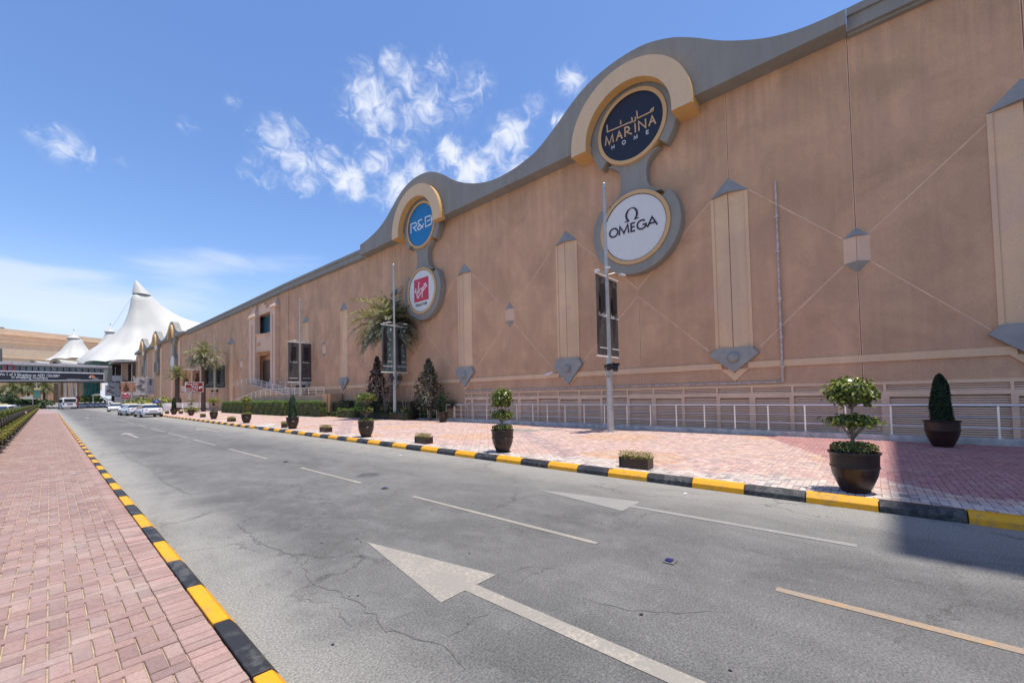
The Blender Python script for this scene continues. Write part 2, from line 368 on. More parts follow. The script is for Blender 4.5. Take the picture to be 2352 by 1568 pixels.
M['farbrick'] = flat('far_brick', (.35,.245,.23), .9, var=.1, vs=5)
M['farplaza'] = flat('far_plaza', (.52,.38,.33), .9, var=.1, vs=3)
def asphalt():
    m, nd, ln, b = newmat('asphalt', .88, 0, .3)
    g = nd.new('ShaderNodeNewGeometry'); sx = nd.new('ShaderNodeSeparateXYZ'); ln.new(g.outputs['Position'], sx.inputs[0])
    wob = noise(nd, ln, 1.1, 6, .65, co='World')
    xw = nd.new('ShaderNodeMath'); xw.operation = 'MULTIPLY_ADD'; ln.new(wob, xw.inputs[0]); xw.inputs[1].default_value = 1.3; ln.new(sx.outputs[0], xw.inputs[2])
    x = xw.outputs[0]
    base = (.185, .185, .18); 
    c = mix(nd, ln, rng(nd, ln, noise(nd, ln, .5, 5, .6, (1,.45,1), .5, 'World'), .32, .68), (.112,.110,.104), (.182,.177,.166))
    c = mix(nd, ln, rng(nd, ln, noise(nd, ln, 2.1, 6, .7, (1,.7,1), .3, 'World'), .45, .7, 0, .5), c, (.24,.236,.225))
    lg = rng(nd, ln, x, 1.55, 2.55, .85, 0, True)
    c = mix(nd, ln, lg, c, (.33,.32,.285))
    rg = rng(nd, ln, x, 6.0, 7.5, 0, .9, True)
    c = mix(nd, ln, rg, c, (.33,.31,.27))
    tan = rng(nd, ln, sx.outputs[0], 4.6, 5.4, 0, .35, True)
    c = mix(nd, ln, tan, c, (.25,.24,.22))
    vr = nd.new('ShaderNodeTexVoronoi'); vr.feature = 'DISTANCE_TO_EDGE'; g2 = nd.new('ShaderNodeNewGeometry'); dn = nd.new('ShaderNodeTexNoise'); dn.inputs['Scale'].default_value = 2.2; dn.inputs['Detail'].default_value = 7; dn.inputs['Roughness'].default_value = .7
    ln.new(g2.outputs['Position'], dn.inputs[0]); av = nd.new('ShaderNodeVectorMath'); av.operation = 'MULTIPLY_ADD'; ln.new(dn.outputs['Color'], av.inputs[0]); av.inputs[1].default_value = (.9,.9,0); ln.new(g2.outputs['Position'], av.inputs[2])
    ln.new(av.outputs[0], vr.inputs['Vector']); vr.inputs['Scale'].default_value = .62
    ck = nd.new('ShaderNodeMath'); ck.operation = 'MULTIPLY'; ln.new(rng(nd, ln, vr.outputs['Distance'], .0, .012, .75, 0), ck.inputs[0]); ln.new(rng(nd, ln, noise(nd, ln, .8, 3, .5, co='World'), .45, .6), ck.inputs[1])
    c = mix(nd, ln, ck.outputs[0], c, (.07,.066,.06))
    dk = rng(nd, ln, noise(nd, ln, 1.4, 6, .7, (1,.35,1), .6, 'World'), .52, .72, 0, .45); c = mix(nd, ln, dk, c, (.10,.098,.094))
    lw = rng(nd, ln, noise(nd, ln, 9, 5, .75, (1,1,1), .3, 'World'), .55, .75, 0, .35); c = mix(nd, ln, lw, c, (.30,.29,.27))
    ag = rng(nd, ln, noise(nd, ln, 62, 4, .85, co='World'), .3, .7, .35, 1.65)
    c = mix(nd, ln, 1.0, c, ag, 'MULTIPLY')
    sp = rng(nd, ln, noise(nd, ln, 75, 2, .9, co='World'), .62, .72, 0, .55)
    c = mix(nd, ln, sp, c, (.46,.45,.42))
    ds = rng(nd, ln, noise(nd, ln, 48, 2, .9, co='World'), .27, .36, .7, 0)
    c = mix(nd, ln, ds, c, (.05,.05,.05))
    ln.new(c, b.inputs['Base Color'])
    bump(nd, ln, b, noise(nd, ln, 110, 4, .8, co='World'), .75, .01)
    return m
M['asphalt'] = asphalt()
M['ground'] = flat('dry_ground', (.36, .31, .25), .95, var=.2, vs=.3)

# ------------------------------------------------------------------ setting: ground, road, pavements
MB().box(-1500, 1500, -1500, 1500, -1.0, -0.03).build('ground', M['ground'], kind='structure')
road_poly = [(.8,-12),(7.2,-12),(7.2,4),(7.8,46),(8.05,60),(10.2,95),(16,140),(16,250),(-60,250),(-60,200),(-2.2,200),(.15,138),(.95,95),(.85,50)]
rb = MB(); rb.add([(x, y, 0) for x, y in road_poly], [tuple(range(len(road_poly)))]); rb.build('road', M['asphalt'], kind='structure')
rb = MB(); rb.add([(-14,-12,0),(-1.45,-12,0),(-1.6,60,0),(-2.9,200,0),(-60,200,0),(-14,60,0)], [(0,1,2,3,4,5)]); rb.build('road', M['asphalt'], kind='structure')
# left pavement
LP = [(-1.45,-6),(.72,-6),(.72,50),(.8,95),(0,138),(-2.4,199),(-2.7,199),(-1.6,60)]
lpv = MB(); lpv.add([(x, y, .107) for x, y in LP]+[(x, y, -.02) for x, y in LP], [tuple(range(8))]+[(i+8, (i+1)%8+8, (i+1)%8, i) for i in range(8)])
lp = lpv.build('left_pavement', M['joint'], kind='structure')
RP = [(7.15,-12),(16.4,-12),(16.4,160),(14.6,160),(10.2,95),(8.0,60),(7.76,46),(7.15,4)]
rpv = MB(); rpv.add([(x, y, .107) for x, y in RP]+[(x, y, -.02) for x, y in RP], [tuple(range(8))]+[(i+8, (i+1)%8+8, (i+1)%8, i) for i in range(8)])
rp = rpv.build('right_pavement', M['joint2'], kind='structure')
CELL = .0905; GAP = .0042
rs = np.random.RandomState(3)
def herring(x0, x1, y0, y1, ox=0, oy=0):
    i0, i1 = int(math.floor((x0-ox)/CELL)), int(math.ceil((x1-ox)/CELL)); j0, j1 = int(math.floor((y0-oy)/CELL)), int(math.ceil((y1-oy)/CELL))
    I, J = np.meshgrid(np.arange(i0, i1), np.arange(j0, j1), indexing='ij'); I = I.ravel(); J = J.ravel()
    r = (I-J) % 4; h = r == 0; v = r == 3
    A = np.c_[ox+I[h]*CELL, oy+J[h]*CELL, np.full(h.sum(), 2*CELL), np.full(h.sum(), CELL)]
    B = np.c_[ox+I[v]*CELL, oy+J[v]*CELL, np.full(v.sum(), CELL), np.full(v.sum(), 2*CELL)]
    Q = np.r_[A, B]; a = np.maximum(Q[:, 0], x0); b = np.minimum(Q[:, 0]+Q[:, 2], x1); Q[:, 0] = a; Q[:, 2] = b-a
    return Q[(Q[:, 2] > .03) & (Q[:, 1] >= y0) & (Q[:, 1]+Q[:, 3] <= y1)]
def bricks(Q, colf, z, parent, nind, name='brick', gap=GAP):
    """Q rows: x, y, sx, sy. The nind bricks that show largest become objects, the rest one joined mesh."""
    cx = Q[:, 0]+Q[:, 2]/2; cy = Q[:, 1]+Q[:, 3]/2; cols = colf(cx, cy)
    P = np.c_[cx, cy, np.full(len(cx), z-CAMH)]; rr = P @ np.array(Rt); uu = P @ np.array(Up); ff = P @ np.array(F)
    w = 2352*FL; px = PX+w*rr/np.maximum(ff, .01); py = PY-w*uu/np.maximum(ff, .01)
    vis = (ff > .2) & (px > -10) & (px < 2362) & (py > 0) & (py < 1580)
    key = np.where(vis, ff, 1e6+ff); order = np.argsort(key); ind = order[:nind]; rest = np.setdiff1d(np.arange(len(cx)), ind)
    cache = {}
    for k in ind:
        sz = (round(float(Q[k, 2]), 3), round(float(Q[k, 3]), 3))
        if sz not in cache:
            a, b = sz[0]/2-gap, sz[1]/2-gap; c = .004; m = MB()
            m.add([(-a,-b,-.03),(a,-b,-.03),(a,b,-.03),(-a,b,-.03),(-a,-b,-c),(a,-b,-c),(a,b,-c),(-a,b,-c),(-a+c,-b+c,0),(a-c,-b+c,0),(a-c,b-c,0),(-a+c,b-c,0)],
                  [(0,1,5,4),(1,2,6,5),(2,3,7,6),(3,0,4,7),(4,5,9,8),(5,6,10,9),(6,7,11,10),(7,4,8,11),(8,9,10,11)])
            o = m.build(name, M['brickobj'], parent); cache[sz] = o.data
        else:
            o = D.objects.new(name, cache[sz]); COL.objects.link(o); o.parent = parent
        o.location = (cx[k], cy[k], z+rs.normal(0, .0011)); o.rotation_euler = (rs.normal(0, .006), rs.normal(0, .006), rs.normal(0, .008))
        o.color = tuple(float(q) for q in cols[k])+(1.0,)
    Q = Q[rest]; n = len(Q)
    zz = z+rs.normal(0, .0012, n); g = gap; c = .004
    X0, Y0, X1, Y1 = Q[:, 0]+g, Q[:, 1]+g, Q[:, 0]+Q[:, 2]-g, Q[:, 1]+Q[:, 3]-g
    T = np.stack([np.stack([X0+c, Y0+c, zz], 1), np.stack([X1-c, Y0+c, zz], 1), np.stack([X1-c, Y1-c, zz], 1), np.stack([X0+c, Y1-c, zz], 1),
                  np.stack([X0, Y0, zz-.014], 1), np.stack([X1, Y0, zz-.014], 1), np.stack([X1, Y1, zz-.014], 1), np.stack([X0, Y1, zz-.014], 1)], 1)
    V = T.reshape(-1, 3); base = (np.arange(n)*8)[:, None, None]
    fq = np.array([(0,1,2,3),(4,5,1,0),(5,6,2,1),(6,7,3,2),(7,4,0,3)])[None]
    Fq = (base+fq).reshape(-1, 4); C = np.repeat(cols[rest], 5, axis=0)
    npmesh(name, V, Fq, M['brick'], parent, C, kind='stuff')
def pal(cx, P, wts):
    k = rs.choice(len(P), len(cx), p=np.array(wts)/sum(wts)); c = np.array(P)[k]; return c*(1+rs.normal(0, .07, (len(cx), 1)))
def left_col(cx, cy):
    c = pal(cx, [(.325,.21,.185),(.35,.225,.19),(.30,.20,.18),(.37,.255,.215),(.32,.22,.195)], [3,3,2,1.5,2])
    e = cx > .505
    c[e] = pal(cx[e], [(.385,.25,.215),(.36,.235,.20),(.325,.215,.185)], [3,2,1]); return c
QA = herring(-1.44, .545, -2.0, 90, -1.44, 0)
# header course beside the kerb, broken by groups of three light bricks and one long brick
hb = []; y = -2.0
while y < 90:
    for s in (0.0905, .0905, .0905): hb.append((.542, y, .18, s)); y += s
    hb.append((.545, y, .175, .0905)); y += .0905
bricks(np.r_[QA, np.array(hb)], left_col, .121, lp, 300)
def plaza_col(cx, cy):
    warm = [(.54,.375,.325),(.60,.43,.37),(.58,.40,.31),(.50,.35,.32),(.63,.48,.41),(.40,.31,.29),(.53,.35,.31)]
    c = pal(cx, warm, [3,3,2,3,2,.8,2])
    n = np.sin(cx*1.3+cy*.7)*.5+np.sin(cx*.6-cy*1.1+1)*.5
    o = n > .45; c[o] = pal(cx[o], [(.56,.35,.24),(.60,.42,.31),(.48,.31,.25)], [2,2,1])
    e = cx < 8.0+.25*np.sin(cy*1.7); c[e] = pal(cx[e], [(.60,.52,.46),(.52,.45,.41),(.34,.30,.29),(.64,.55,.48),(.55,.42,.37)], [3,3,1.4,2,2])
    # plain red herringbone field bounded by two slanting edges (converging towards the kerb)
    red = (cy < .65+(cx-10.7)*.45) & (cx > 8.1-.9*(cy+.2)/.9*0) & (cy < (cx-9.1)*.56+.0) & (cx > 7.45+(-1.31-cy)*-1.15)
    red = (cy < .65+(cx-10.7)*.905) if False else red
    c[red] = pal(cx[red], [(.42,.215,.205),(.45,.24,.225),(.39,.20,.19)], [2,2,1])
    for (a0, b0, a1, b1, w_) in ((8.0,5.2,13.4,11.8,.32),(9.2,22.6,15.3,16.8,.36),(7.8,16.0,15.0,29.5,.3)):
        t = ((cx-a0)*(a1-a0)+(cy-b0)*(b1-b0))/((a1-a0)**2+(b1-b0)**2); d = np.abs((cx-a0)*(b1-b0)-(cy-b0)*(a1-a0))/math.hypot(a1-a0, b1-b0)
        g = (d < w_) & (t > 0) & (t < 1); c[g] = pal(cx[g], [(.38,.28,.26),(.48,.33,.31),(.55,.42,.38)], [2,2,1])
    g = ((cx-12.7)**2/.35+(cy-10.6)**2/.5 < 1) | ((np.abs(cx-13.6) < .4) & (np.abs(cy-9.9) < .45)); c[g] = pal(cx[g], [(.30,.27,.23),(.36,.32,.28)], [1,1])
    return c
QB = herring(7.17, 15.16, -5.5, 58, 7.17, 0)
QB = QB[QB[:, 0] > 7.16+np.clip(.0145*(QB[:, 1]-4), 0, None)]
bricks(QB, plaza_col, .121, rp, 300)

MB().prismZ([(-1.5,90),(.72,90),(.8,95),(0,138),(-2.4,199),(-2.7,199),(-1.7,90)], .1, .119).build('far_paving', M['farbrick'], lp)
MB().prismZ([(8.2,58),(15.9,58),(15.9,158),(14.6,158),(9.7,95)], .1, .119).build('far_paving', M['farplaza'], rp)
# kerbs: every painted block is its own piece
def kerb(name, prof, y0, y1, L, xf, first_yellow, parent_label=None):
    k = empty(name, (0, 0, 0), kind='structure'); yb = None; n = 0; y = y0
    data = {}
    while y < y1:
        yel = (n % 2 == 0) == first_yellow; key = yel
        if key not in data:
            m = MB(); np_ = len(prof); g = .006
            m.add([(x, g, z) for x, z in prof]+[(x, L-g, z) for x, z in prof], [tuple(range(np_)), tuple(reversed(range(np_, 2*np_)))]+[(i, i+np_, (i+1)%np_+np_, (i+1)%np_) for i in range(np_)])
            o = m.build('kerb_block', M['kyellow' if yel else 'kblack'], k, bevel=.008); data[key] = o.data; mods = True
        else:
            o = D.objects.new('kerb_block', data[key]); COL.objects.link(o); o.parent = k
            b = o.modifiers.new('bevel', 'BEVEL'); b.width = .008; b.segments = 2; b.limit_method = 'ANGLE'
        o.location = (xf(y+L/2), y, rs.normal(0, .0015)); o.rotation_euler = (0, 0, -math.atan((xf(y+L)-xf(y))/L))
        y += L; n += 1
    return k
lprof = [(.725,-.01),(.872,-.01),(.862,.07),(.818,.124),(.728,.127)]
def xl(y): return 0 if y < 50 else (.0025*(y-50) if y < 80 else .075-.011*(y-80))
kerb('kerb', lprof, 2.52-.79*6, 100, .79, xl, False)
rprof = [(7.0,-.01),(7.0,.075),(7.06,.138),(7.168,.138),(7.168,-.01)]
def xr(y): return 0 if y < 4 else .0145*(y-4)
kerb('kerb', rprof, -.05-.765*9, 24.0, .765, xr, False)
kerb('kerb', rprof, 25.35, 55, .765, xr, True)
m = MB(); m.prismZ([(7.42,24.0),(7.42,25.3),(8.7,26.9),(8.9,26.2),(7.9,24.4)], .123, .127); m.build('drain_channel', M['concrete'], rp)

# road markings (thin sheets laid on the road)
def sheet(name, poly, mat, z=.004, label=None, cat='road marking', top=True, group=None):
    m = MB(); m.add([(x, y, z) for x, y in poly], [tuple(range(len(poly)))]); o = m.build(name, mat); o['kind'] = 'structure'
    return o
def fix(poly):  # counter clockwise
    a = sum(poly[i][0]*poly[(i+1)%len(poly)][1]-poly[(i+1)%len(poly)][0]*poly[i][1] for i in range(len(poly)))
    return poly if a > 0 else poly[::-1]
sheet('arrow_marking', fix([(2.325,4.22),(2.63,2.54),(2.39,2.54),(2.385,-.5),(2.25,-.5),(2.26,2.54),(2.01,2.54)]), M['mark'])
sheet('arrow_marking', fix([(5.38,4.2),(5.67,2.54),(5.43,2.54),(5.43,.14),(5.34,.14),(5.33,2.54),(5.09,2.54)]), M['markfade'])
sheet('lane_dash', fix([(3.81,5.52),(3.88,5.52),(3.88,2.22),(3.81,2.22)]), M['mark'])
sheet('lane_dash', fix([(3.81,.61),(3.89,.61),(3.91,-2.2),(3.82,-2.2)]), M['markorange'])
for i, (a, b) in enumerate([(9.9,7.15),(15.69,12.18),(20.89,17.41),(26.4,22.22),(31.9,27.6),(37.7,33.9),(44,39.8),(50.5,46),(57,52.5),(64,59),(71,66),(78,73)]):
    x = 3.845+.0065*max(0, a-12); sheet('lane_dash', fix([(x-.035,a),(x+.04,a),(x+.035,b),(x-.04,b)]), M['mark'])
for x, y in ((2.6,27.6),(5.6,27.6),(2.6,62),(5.8,58)):
    sheet('arrow_marking', fix([(x,y+1.5),(x+.32,y),(x+.06,y),(x+.06,y-3.2),(x-.06,y-3.2),(x-.06,y),(x-.32,y)]), M['mark'])
# painted cracks and tar lines, stains
def crack(pts, w, seed):
    r = random.Random(seed); P = []
    for i in range(len(pts)-1):
        a, b = Vector(pts[i]+(0,)), Vector(pts[i+1]+(0,)); n = max(2, int((b-a).length/.07))
        for k in range(n): p = a.lerp(b, k/n); P.append(p+Vector((r.gauss(0,.016), r.gauss(0,.016), 0)))
    m = MB(); vs = []
    for i, p in enumerate(P):
        d = (P[min(i+1, len(P)-1)]-P[max(i-1, 0)]); d = Vector((d.y, -d.x, 0)).normalized() if d.length > 0 else Vector((1,0,0))
        ww = w*max(.15, r.gauss(.8,.4))*min(1, (i+1)/4, (len(P)-i)/4); vs += [(p.x-d.x*ww, p.y-d.y*ww, .0028), (p.x+d.x*ww, p.y+d.y*ww, .0028)]
    m.add(vs, [(2*i, 2*i+1, 2*i+3, 2*i+2) for i in range(len(P)-1)])
    o = m.build('road_crack', M['asph_dark']); o['kind'] = 'structure'; return o
CR = [[(1.62,6.2),(1.55,5.2),(1.66,4.4),(1.52,3.7),(1.6,3.1),(1.55,2.55),(1.66,2.1),(1.62,1.7)],[(1.6,2.65),(1.78,2.6),(1.98,2.58)],[(1.6,2.2),(1.9,2.15),(2.2,2.2),(2.3,1.95)],
      [(2.64,2.53),(2.95,2.4),(3.15,2.1),(3.35,2.05)],[(2.6,1.55),(2.75,1.75),(2.8,1.4),(3.05,1.05),(3.3,.75)],[(1.6,8.6),(1.5,10.5),(1.62,13),(1.5,16),(1.6,20)],[(1.9,5.3),(2.4,5.6),(2.7,5.2),(3.1,5.25)],
      [(1.75,4.1),(2.3,4.6),(2.7,4.5),(3.2,4.9)],[(2.2,12),(3.4,12.3),(4.6,12.1),(5.6,12.6)],[(4.6,2.2),(4.9,2.6),(5.3,2.4)],[(1.7,7.3),(2.6,7.0),(3.6,7.4)],[(1.3,3.6),(1.45,3.2),(1.4,2.7)]]
for i, c in enumerate(CR): crack(c, .0045 if i in (0, 5) else .0026, i)
r = random.Random(11)
for (x, y) in ((3.86,6.37),(3.85,1.45),(3.95,11.1)):
    t = empty('road_stud', (x, y, .003), label={6.37:'small blue and white road stud lying between the dashes near the manhole cover', 1.45:'small blue and white road stud nearest the orange line', 11.1:'small pale road stud farthest up the centre line'}[y], cat='road stud', group='road studs on the centre line')
    MB().prismZ([(x-.055,y-.05),(x+.055,y-.05),(x+.055,y+.05),(x-.055,y+.05)], .003, .010).build('base', M['iron'], t)
    MB().prismZ([(x-.035,y-.02),(x+.035,y-.02),(x+.03,y+.04),(x-.03,y+.04)], .012, .022).build('cap', M['navy'], t)
t = empty('manhole_cover', (4.34, 7.75, 0), label='round cast iron manhole cover set in the asphalt', cat='manhole cover')
MB().lathe([(0,.008),(.255,.008),(.27,.004),(.285,.004),(.29,.001)], (4.34,7.75,0), 40).build('frame', M['iron'], t)
m = MB()
for k in range(9):
    for j in range(9):
        if (k-4)**2+(j-4)**2 < 18: m.obox((4.34+(k-4)*.05, 7.75+(j-4)*.05, .011), .03, .012, .006, .785*(1 if (k+j)%2 else -1))
m.build('tread', M['iron'], t, kind='stuff')
def litter(x, y, z, s, mat, sd):
    rr = random.Random(sd); m = MB(); P = [(x+s*math.cos(a)*rr.uniform(.5,1), y+s*math.sin(a)*rr.uniform(.5,1)) for a in (k*1.05 for k in range(6))]
    m.add([(a, b, z+rr.uniform(.001,.006)) for a, b in P]+[(x, y, z+.01)], [(k, (k+1)%6, 6) for k in range(6)]); return m.build('litter', mat)
gumi = 0
g = MB()
for k in range(120):
    x, y = r.uniform(1.0, 6.6), r.uniform(.3, 16); s = r.uniform(.006, .018); P = [(x+s*math.cos(a)*r.uniform(.7,1), y+s*math.sin(a)*r.uniform(.7,1.3)) for a in (i*.9 for i in range(7))]
    g.add([(a, b, .003) for a, b in P], [tuple(range(7))])
g.build('gum_spots', M['black'], kind='stuff', label='dark chewing gum spots scattered over the asphalt')
litter(6.55, 2.2, .002, .05, M['white'], 1); tag(D.objects['litter'], 'scrap of white paper on the road by the nearer kerb', 'litter')
o = litter(6.3, 9.6, .002, .07, M['white'], 2); tag(o, 'white scrap on the road below the middle pots', 'litter')
o = litter(.36, 12.6, .123, .045, M['white'], 3); tag(o, 'white scrap lying on the left pavement', 'litter')

# ------------------------------------------------------------------ the mall building
WX = 16.3
mall = empty('mall_building', (16.3, 20, 0), label='long tan stucco shopping mall wall with grey wavy parapet along the right pavement', cat='building')
def zc(y):                                   # underside of the coping along the wall
    K = [(-30,12.5),(29,12.5),(40,12.82),(62,13.06),(93,13.5),(120,14.0),(160,14.5)]
    for (a, za), (b, zb) in zip(K, K[1:]):
        if y <= b: return za+(zb-za)*(y-a)/(b-a)
    return 14.5
# body behind the face
for pp_ in ([(-30,0),(44.9,0),(44.9,12.5),(29,12.4),(-30,12.4)], [(57.3,0),(160,0),(160,14.0),(93,13.2),(57.3,12.7)]): MB().prismX(pp_, 16.42, 60).build('building_body', M['wall_back'], mall)
MB().prismX([(44.9,0),(57.3,0),(57.3,12.7),(44.9,12.5)], 17.1, 60).build('building_body', M['wall_back'], mall)
joints = [-30,-14,-6.75,-3.3,.11,3.56,7.1,10.75,14.38,18.0,21.65,25.4,29.2,33.0,36.7,40.6,44.9]
def wallpanel(y0, y1, z0, poly=None):
    g = .006; m = MB(); m.prismX(poly or [(y0+g, z0), (y1-g, z0), (y1-g, zc(y1)+.2), (y0+g, zc(y0)+.2)], WX, 16.42); return m.build('wall_panel', M['wall'], mall)
LOUV_END = 18.05
for a, b in zip(joints, joints[1:]):
    z0 = 1.76 if b <= 18.1 else 0.0
    wallpanel(a, b, z0)
wallpanel(57.3, 64.6, 0); wallpanel(64.6, 79, 0); wallpanel(79, 96, 0); wallpanel(96, 112, 0); wallpanel(112, 131, 0); wallpanel(131, 158, 0)
# trim band
for a, b in [(-14,-3.7)]+[(x, y) for x, y in zip([-2.9,4.0,11.2,18.4,25.8,33.4], [3.15,10.35,17.55,25.0,32.6,40.3])]:
    MB().box(16.245, WX, a, b, 2.35, 2.57).build('trim_band', M['cream'], mall)
MB().box(16.27, WX, -14, 18.05, 1.70, 1.76).build('lintel', M['cream'], mall)
def strip(a, b, w=.042, name='score_line'):
    a, b = Vector(a), Vector(b); d = (b-a).normalized(); n = Vector((-d.y, d.x))*w/2; P = [(a+n), (b+n), (b-n), (a-n)]
    P = [(p.x, p.y) for p in P]; m = MB(); m.prismX(P, WX-.009, WX+.01); return m.build(name, M['score'], mall)
def pilaster(yc, zt, zcb, zs, zp, hw=.62, far=False):
    """zt cap apex, zcb cap base, zs shaft foot, zp plate tip"""
    h = hw-.12
    m = MB(); m.add([(WX, yc+h, zs), (16.17, yc+.011, zs), (16.17, yc+.011, zcb), (WX, yc+h, zcb), (WX+.02, yc+.011, zs), (WX+.02, yc+.011, zcb)], [(0,1,2,3),(1,4,5,2),(0,4,1),(3,2,5)])
    m.add([(WX, yc-h, zs), (16.17, yc-.011, zs), (16.17, yc-.011, zcb), (WX, yc-h, zcb), (WX+.02, yc-.011, zs), (WX+.02, yc-.011, zcb)], [(1,0,3,2),(4,1,2,5),(4,0,1),(2,3,5)])
    p = m.build('pilaster', M['cream'], mall)
    for s in (1, -1):
        MB().prismX(sorted([(yc+s*(h+.005), zs), (yc+s*(hw-.01), zs)])+sorted([(yc+s*(h+.005), zcb-.02), (yc+s*(hw-.01), zcb-.02)], reverse=True), WX-.03, WX).build('side_strip', M['cream'], p)
    c = MB(); c.add([(WX, yc+hw, zcb), (WX, yc-hw, zcb), (15.97, yc, zcb), (WX+.01, yc, zt)], [(0,2,3),(2,1,3),(0,1,2)]); c.build('cap', M['bluegrey'], p)
    dz = zs-zp
    P = [(yc+.58,zs+.02),(yc-.58,zs+.02),(yc-.80,zs-.25*dz/1.0),(yc,zp),(yc+.80,zs-.25*dz/1.0)]
    MB().prismX(P, 16.13, WX-.002).build('base_plate', M['bluegrey'], p, bevel=.01)
    MB().sphere((16.13, yc, zs-.38*dz), .205, 20, 12, (.75,1,1)).build('dome', M['bluegrey'], p, smooth=True)
    MB().prismX([(yc+.46,2.35),(yc,1.90),(yc-.46,2.35),(yc-.14,2.35),(yc,2.19),(yc+.14,2.35)][::-1], 16.24, WX-.003).build('chevron', M['cream'], p)
    return p
PIL = [(-3.22,9.42,8.75,3.12,2.2),(3.58,9.35,8.72,3.08,2.22)]
for x, yt, yb, ys, yp in ((1299.5,529,551,823,884),(1066.5,605,623,843,889),(907,655,672,860,900),(790,693,707,867,897),(703.5,724,736,877,905)):
    Y = at(x, yt, X=WX).y; PIL.append((Y, at(x, yt, X=WX).z, at(x, yb+2, X=16.05).z, at(x, ys, X=16.1).z, at(x, yp, X=16.1).z))
for q in PIL: pilaster(*q)
def diamond(yc, z0, z1, z2, z3, h=.31):
    m = MB(); m.add([(WX, yc+h, z1), (16.14, yc+.004, z1), (16.14, yc+.004, z2), (WX, yc+h, z2)], [(0,1,2,3)])
    m.add([(WX, yc-h, z1), (16.14, yc-.004, z1), (16.14, yc-.004, z2), (WX, yc-h, z2)], [(1,0,3,2)])
    p = m.build('diamond_ornament', M['pink_cream'], mall)
    c = MB(); c.add([(WX, yc+h, z2), (WX, yc-h, z2), (16.06, yc, z2), (WX+.01, yc, z3)], [(0,2,3),(2,1,3),(0,1,2)]); c.build('cap', M['bluegrey'], p)
    c = MB(); c.add([(WX, yc+h, z1), (WX, yc-h, z1), (16.06, yc, z1), (WX+.01, yc, z0)], [(2,0,3),(1,2,3),(1,0,2)]); c.build('foot', M['bluegrey'], p)
diamond(.11, 5.08, 5.42, 6.2, 6.52); 
for x, y3, y2, y1, y0 in ((1170.5,693,710,738,754),(744.5,784,792,812,820),(555,823,829,845,850)):
    Y = at(x, y3, X=WX).y; diamond(Y, at(x,y0,X=WX).z, at(x,y1,X=WX).z, at(x,y2,X=WX).z, at(x,y3,X=WX).z)
for yy in (.11, 14.38, 36.7):
    lo_, hi_ = (5.4, 6.22); 
    strip((yy-.33,6.26),(yy-2.85,8.62)); strip((yy+.33,6.24),(yy+2.82,8.68)); strip((yy-.33,5.36),(yy-2.6,3.02)); strip((yy+.33,5.38),(yy+2.68,3.05))
for yy in (7.14, 21.65):
    strip((yy,5.92),(yy+2.95,8.70)); strip((yy,5.92),(yy-2.95,8.66)); strip((yy,5.6),(yy+2.75,3.05)); strip((yy,5.6),(yy-2.72,3.05))
for yy in joints[3:-1]:
    hi_ = zc(yy)
    segs = [(1.77, hi_)]
    for q in PIL:
        if abs(q[0]-yy) < .5: segs = [(q[1], hi_)]
    for z0, z1 in segs:
        for s in (1, -1): MB().prismX([(yy+s*.022-.009,z0),(yy+s*.022+.009,z0),(yy+s*.022+.009,z1),(yy+s*.022-.009,z1)], WX-.006, WX+.01).build('joint_bead', M['score'], mall)
# coping: straight pieces with a lip, wavy pieces with arches
def coping(y0, y1, n=1):
    for k in range(n):
        a, b = y0+(y1-y0)*k/n, y0+(y1-y0)*(k+1)/n; za, zb = zc(a), zc(b)
        MB().prismX([(a,za),(b,zb),(b,zb+.42),(a,za+.42)], 16.02, 16.9).build('coping', M['grey'], mall)
        MB().prismX([(a,za+.42),(b,zb+.42),(b,zb+.66),(a,za+.66)], 15.94, 16.9).build('coping_lip', M['grey'], mall)
        MB().prismX([(a,za-.07),(b,zb-.07),(b,zb),(a,za)], 16.14, 16.3).build('coping_bed', M['grey'], mall)
coping(-30, .09, 1); coping(29.2, 91, 4); 
wave = [(.1,12.96),(.54,12.97),(1.09,13.02),(1.66,13.14),(2.27,13.36),(3.03,13.75),(3.59,14.10),(4.24,14.58),(4.68,14.88),(5.1,15.13),(5.62,15.36),(6.2,15.54),(6.8,15.61),(7.4,15.6),(8.0,15.53),(8.72,15.36),(9.3,15.12),
        (9.95,14.72),(10.6,14.25),(11.2,13.86),(11.87,13.50),(12.5,13.33),(13.2,13.20),(14.23,13.13),(14.99,13.18),(15.79,13.35),(16.63,13.63),(17.51,14.04),(18.19,14.46),(18.9,14.98),(19.65,15.43),(20.3,15.70),(20.9,15.84),(21.52,15.90),(22.2,15.86),(22.9,15.70),
        (23.6,15.42),(24.4,14.88),(25.41,14.22),(26.46,13.77),(27.74,13.46),(29.0,13.30)]
def smooth_poly(P, n=3):
    out = []
    for i in range(len(P)-1):
        p0 = P[max(i-1, 0)]; p1 = P[i]; p2 = P[i+1]; p3 = P[min(i+2, len(P)-1)]
        for k in range(n):
            t = k/n; out.append(tuple(.5*((2*p1[j])+(-p0[j]+p2[j])*t+(2*p0[j]-5*p1[j]+4*p2[j]-p3[j])*t*t+(-p0[j]+3*p1[j]-3*p2[j]+p3[j])*t**3) for j in (0, 1)))
    return out+[P[-1]]
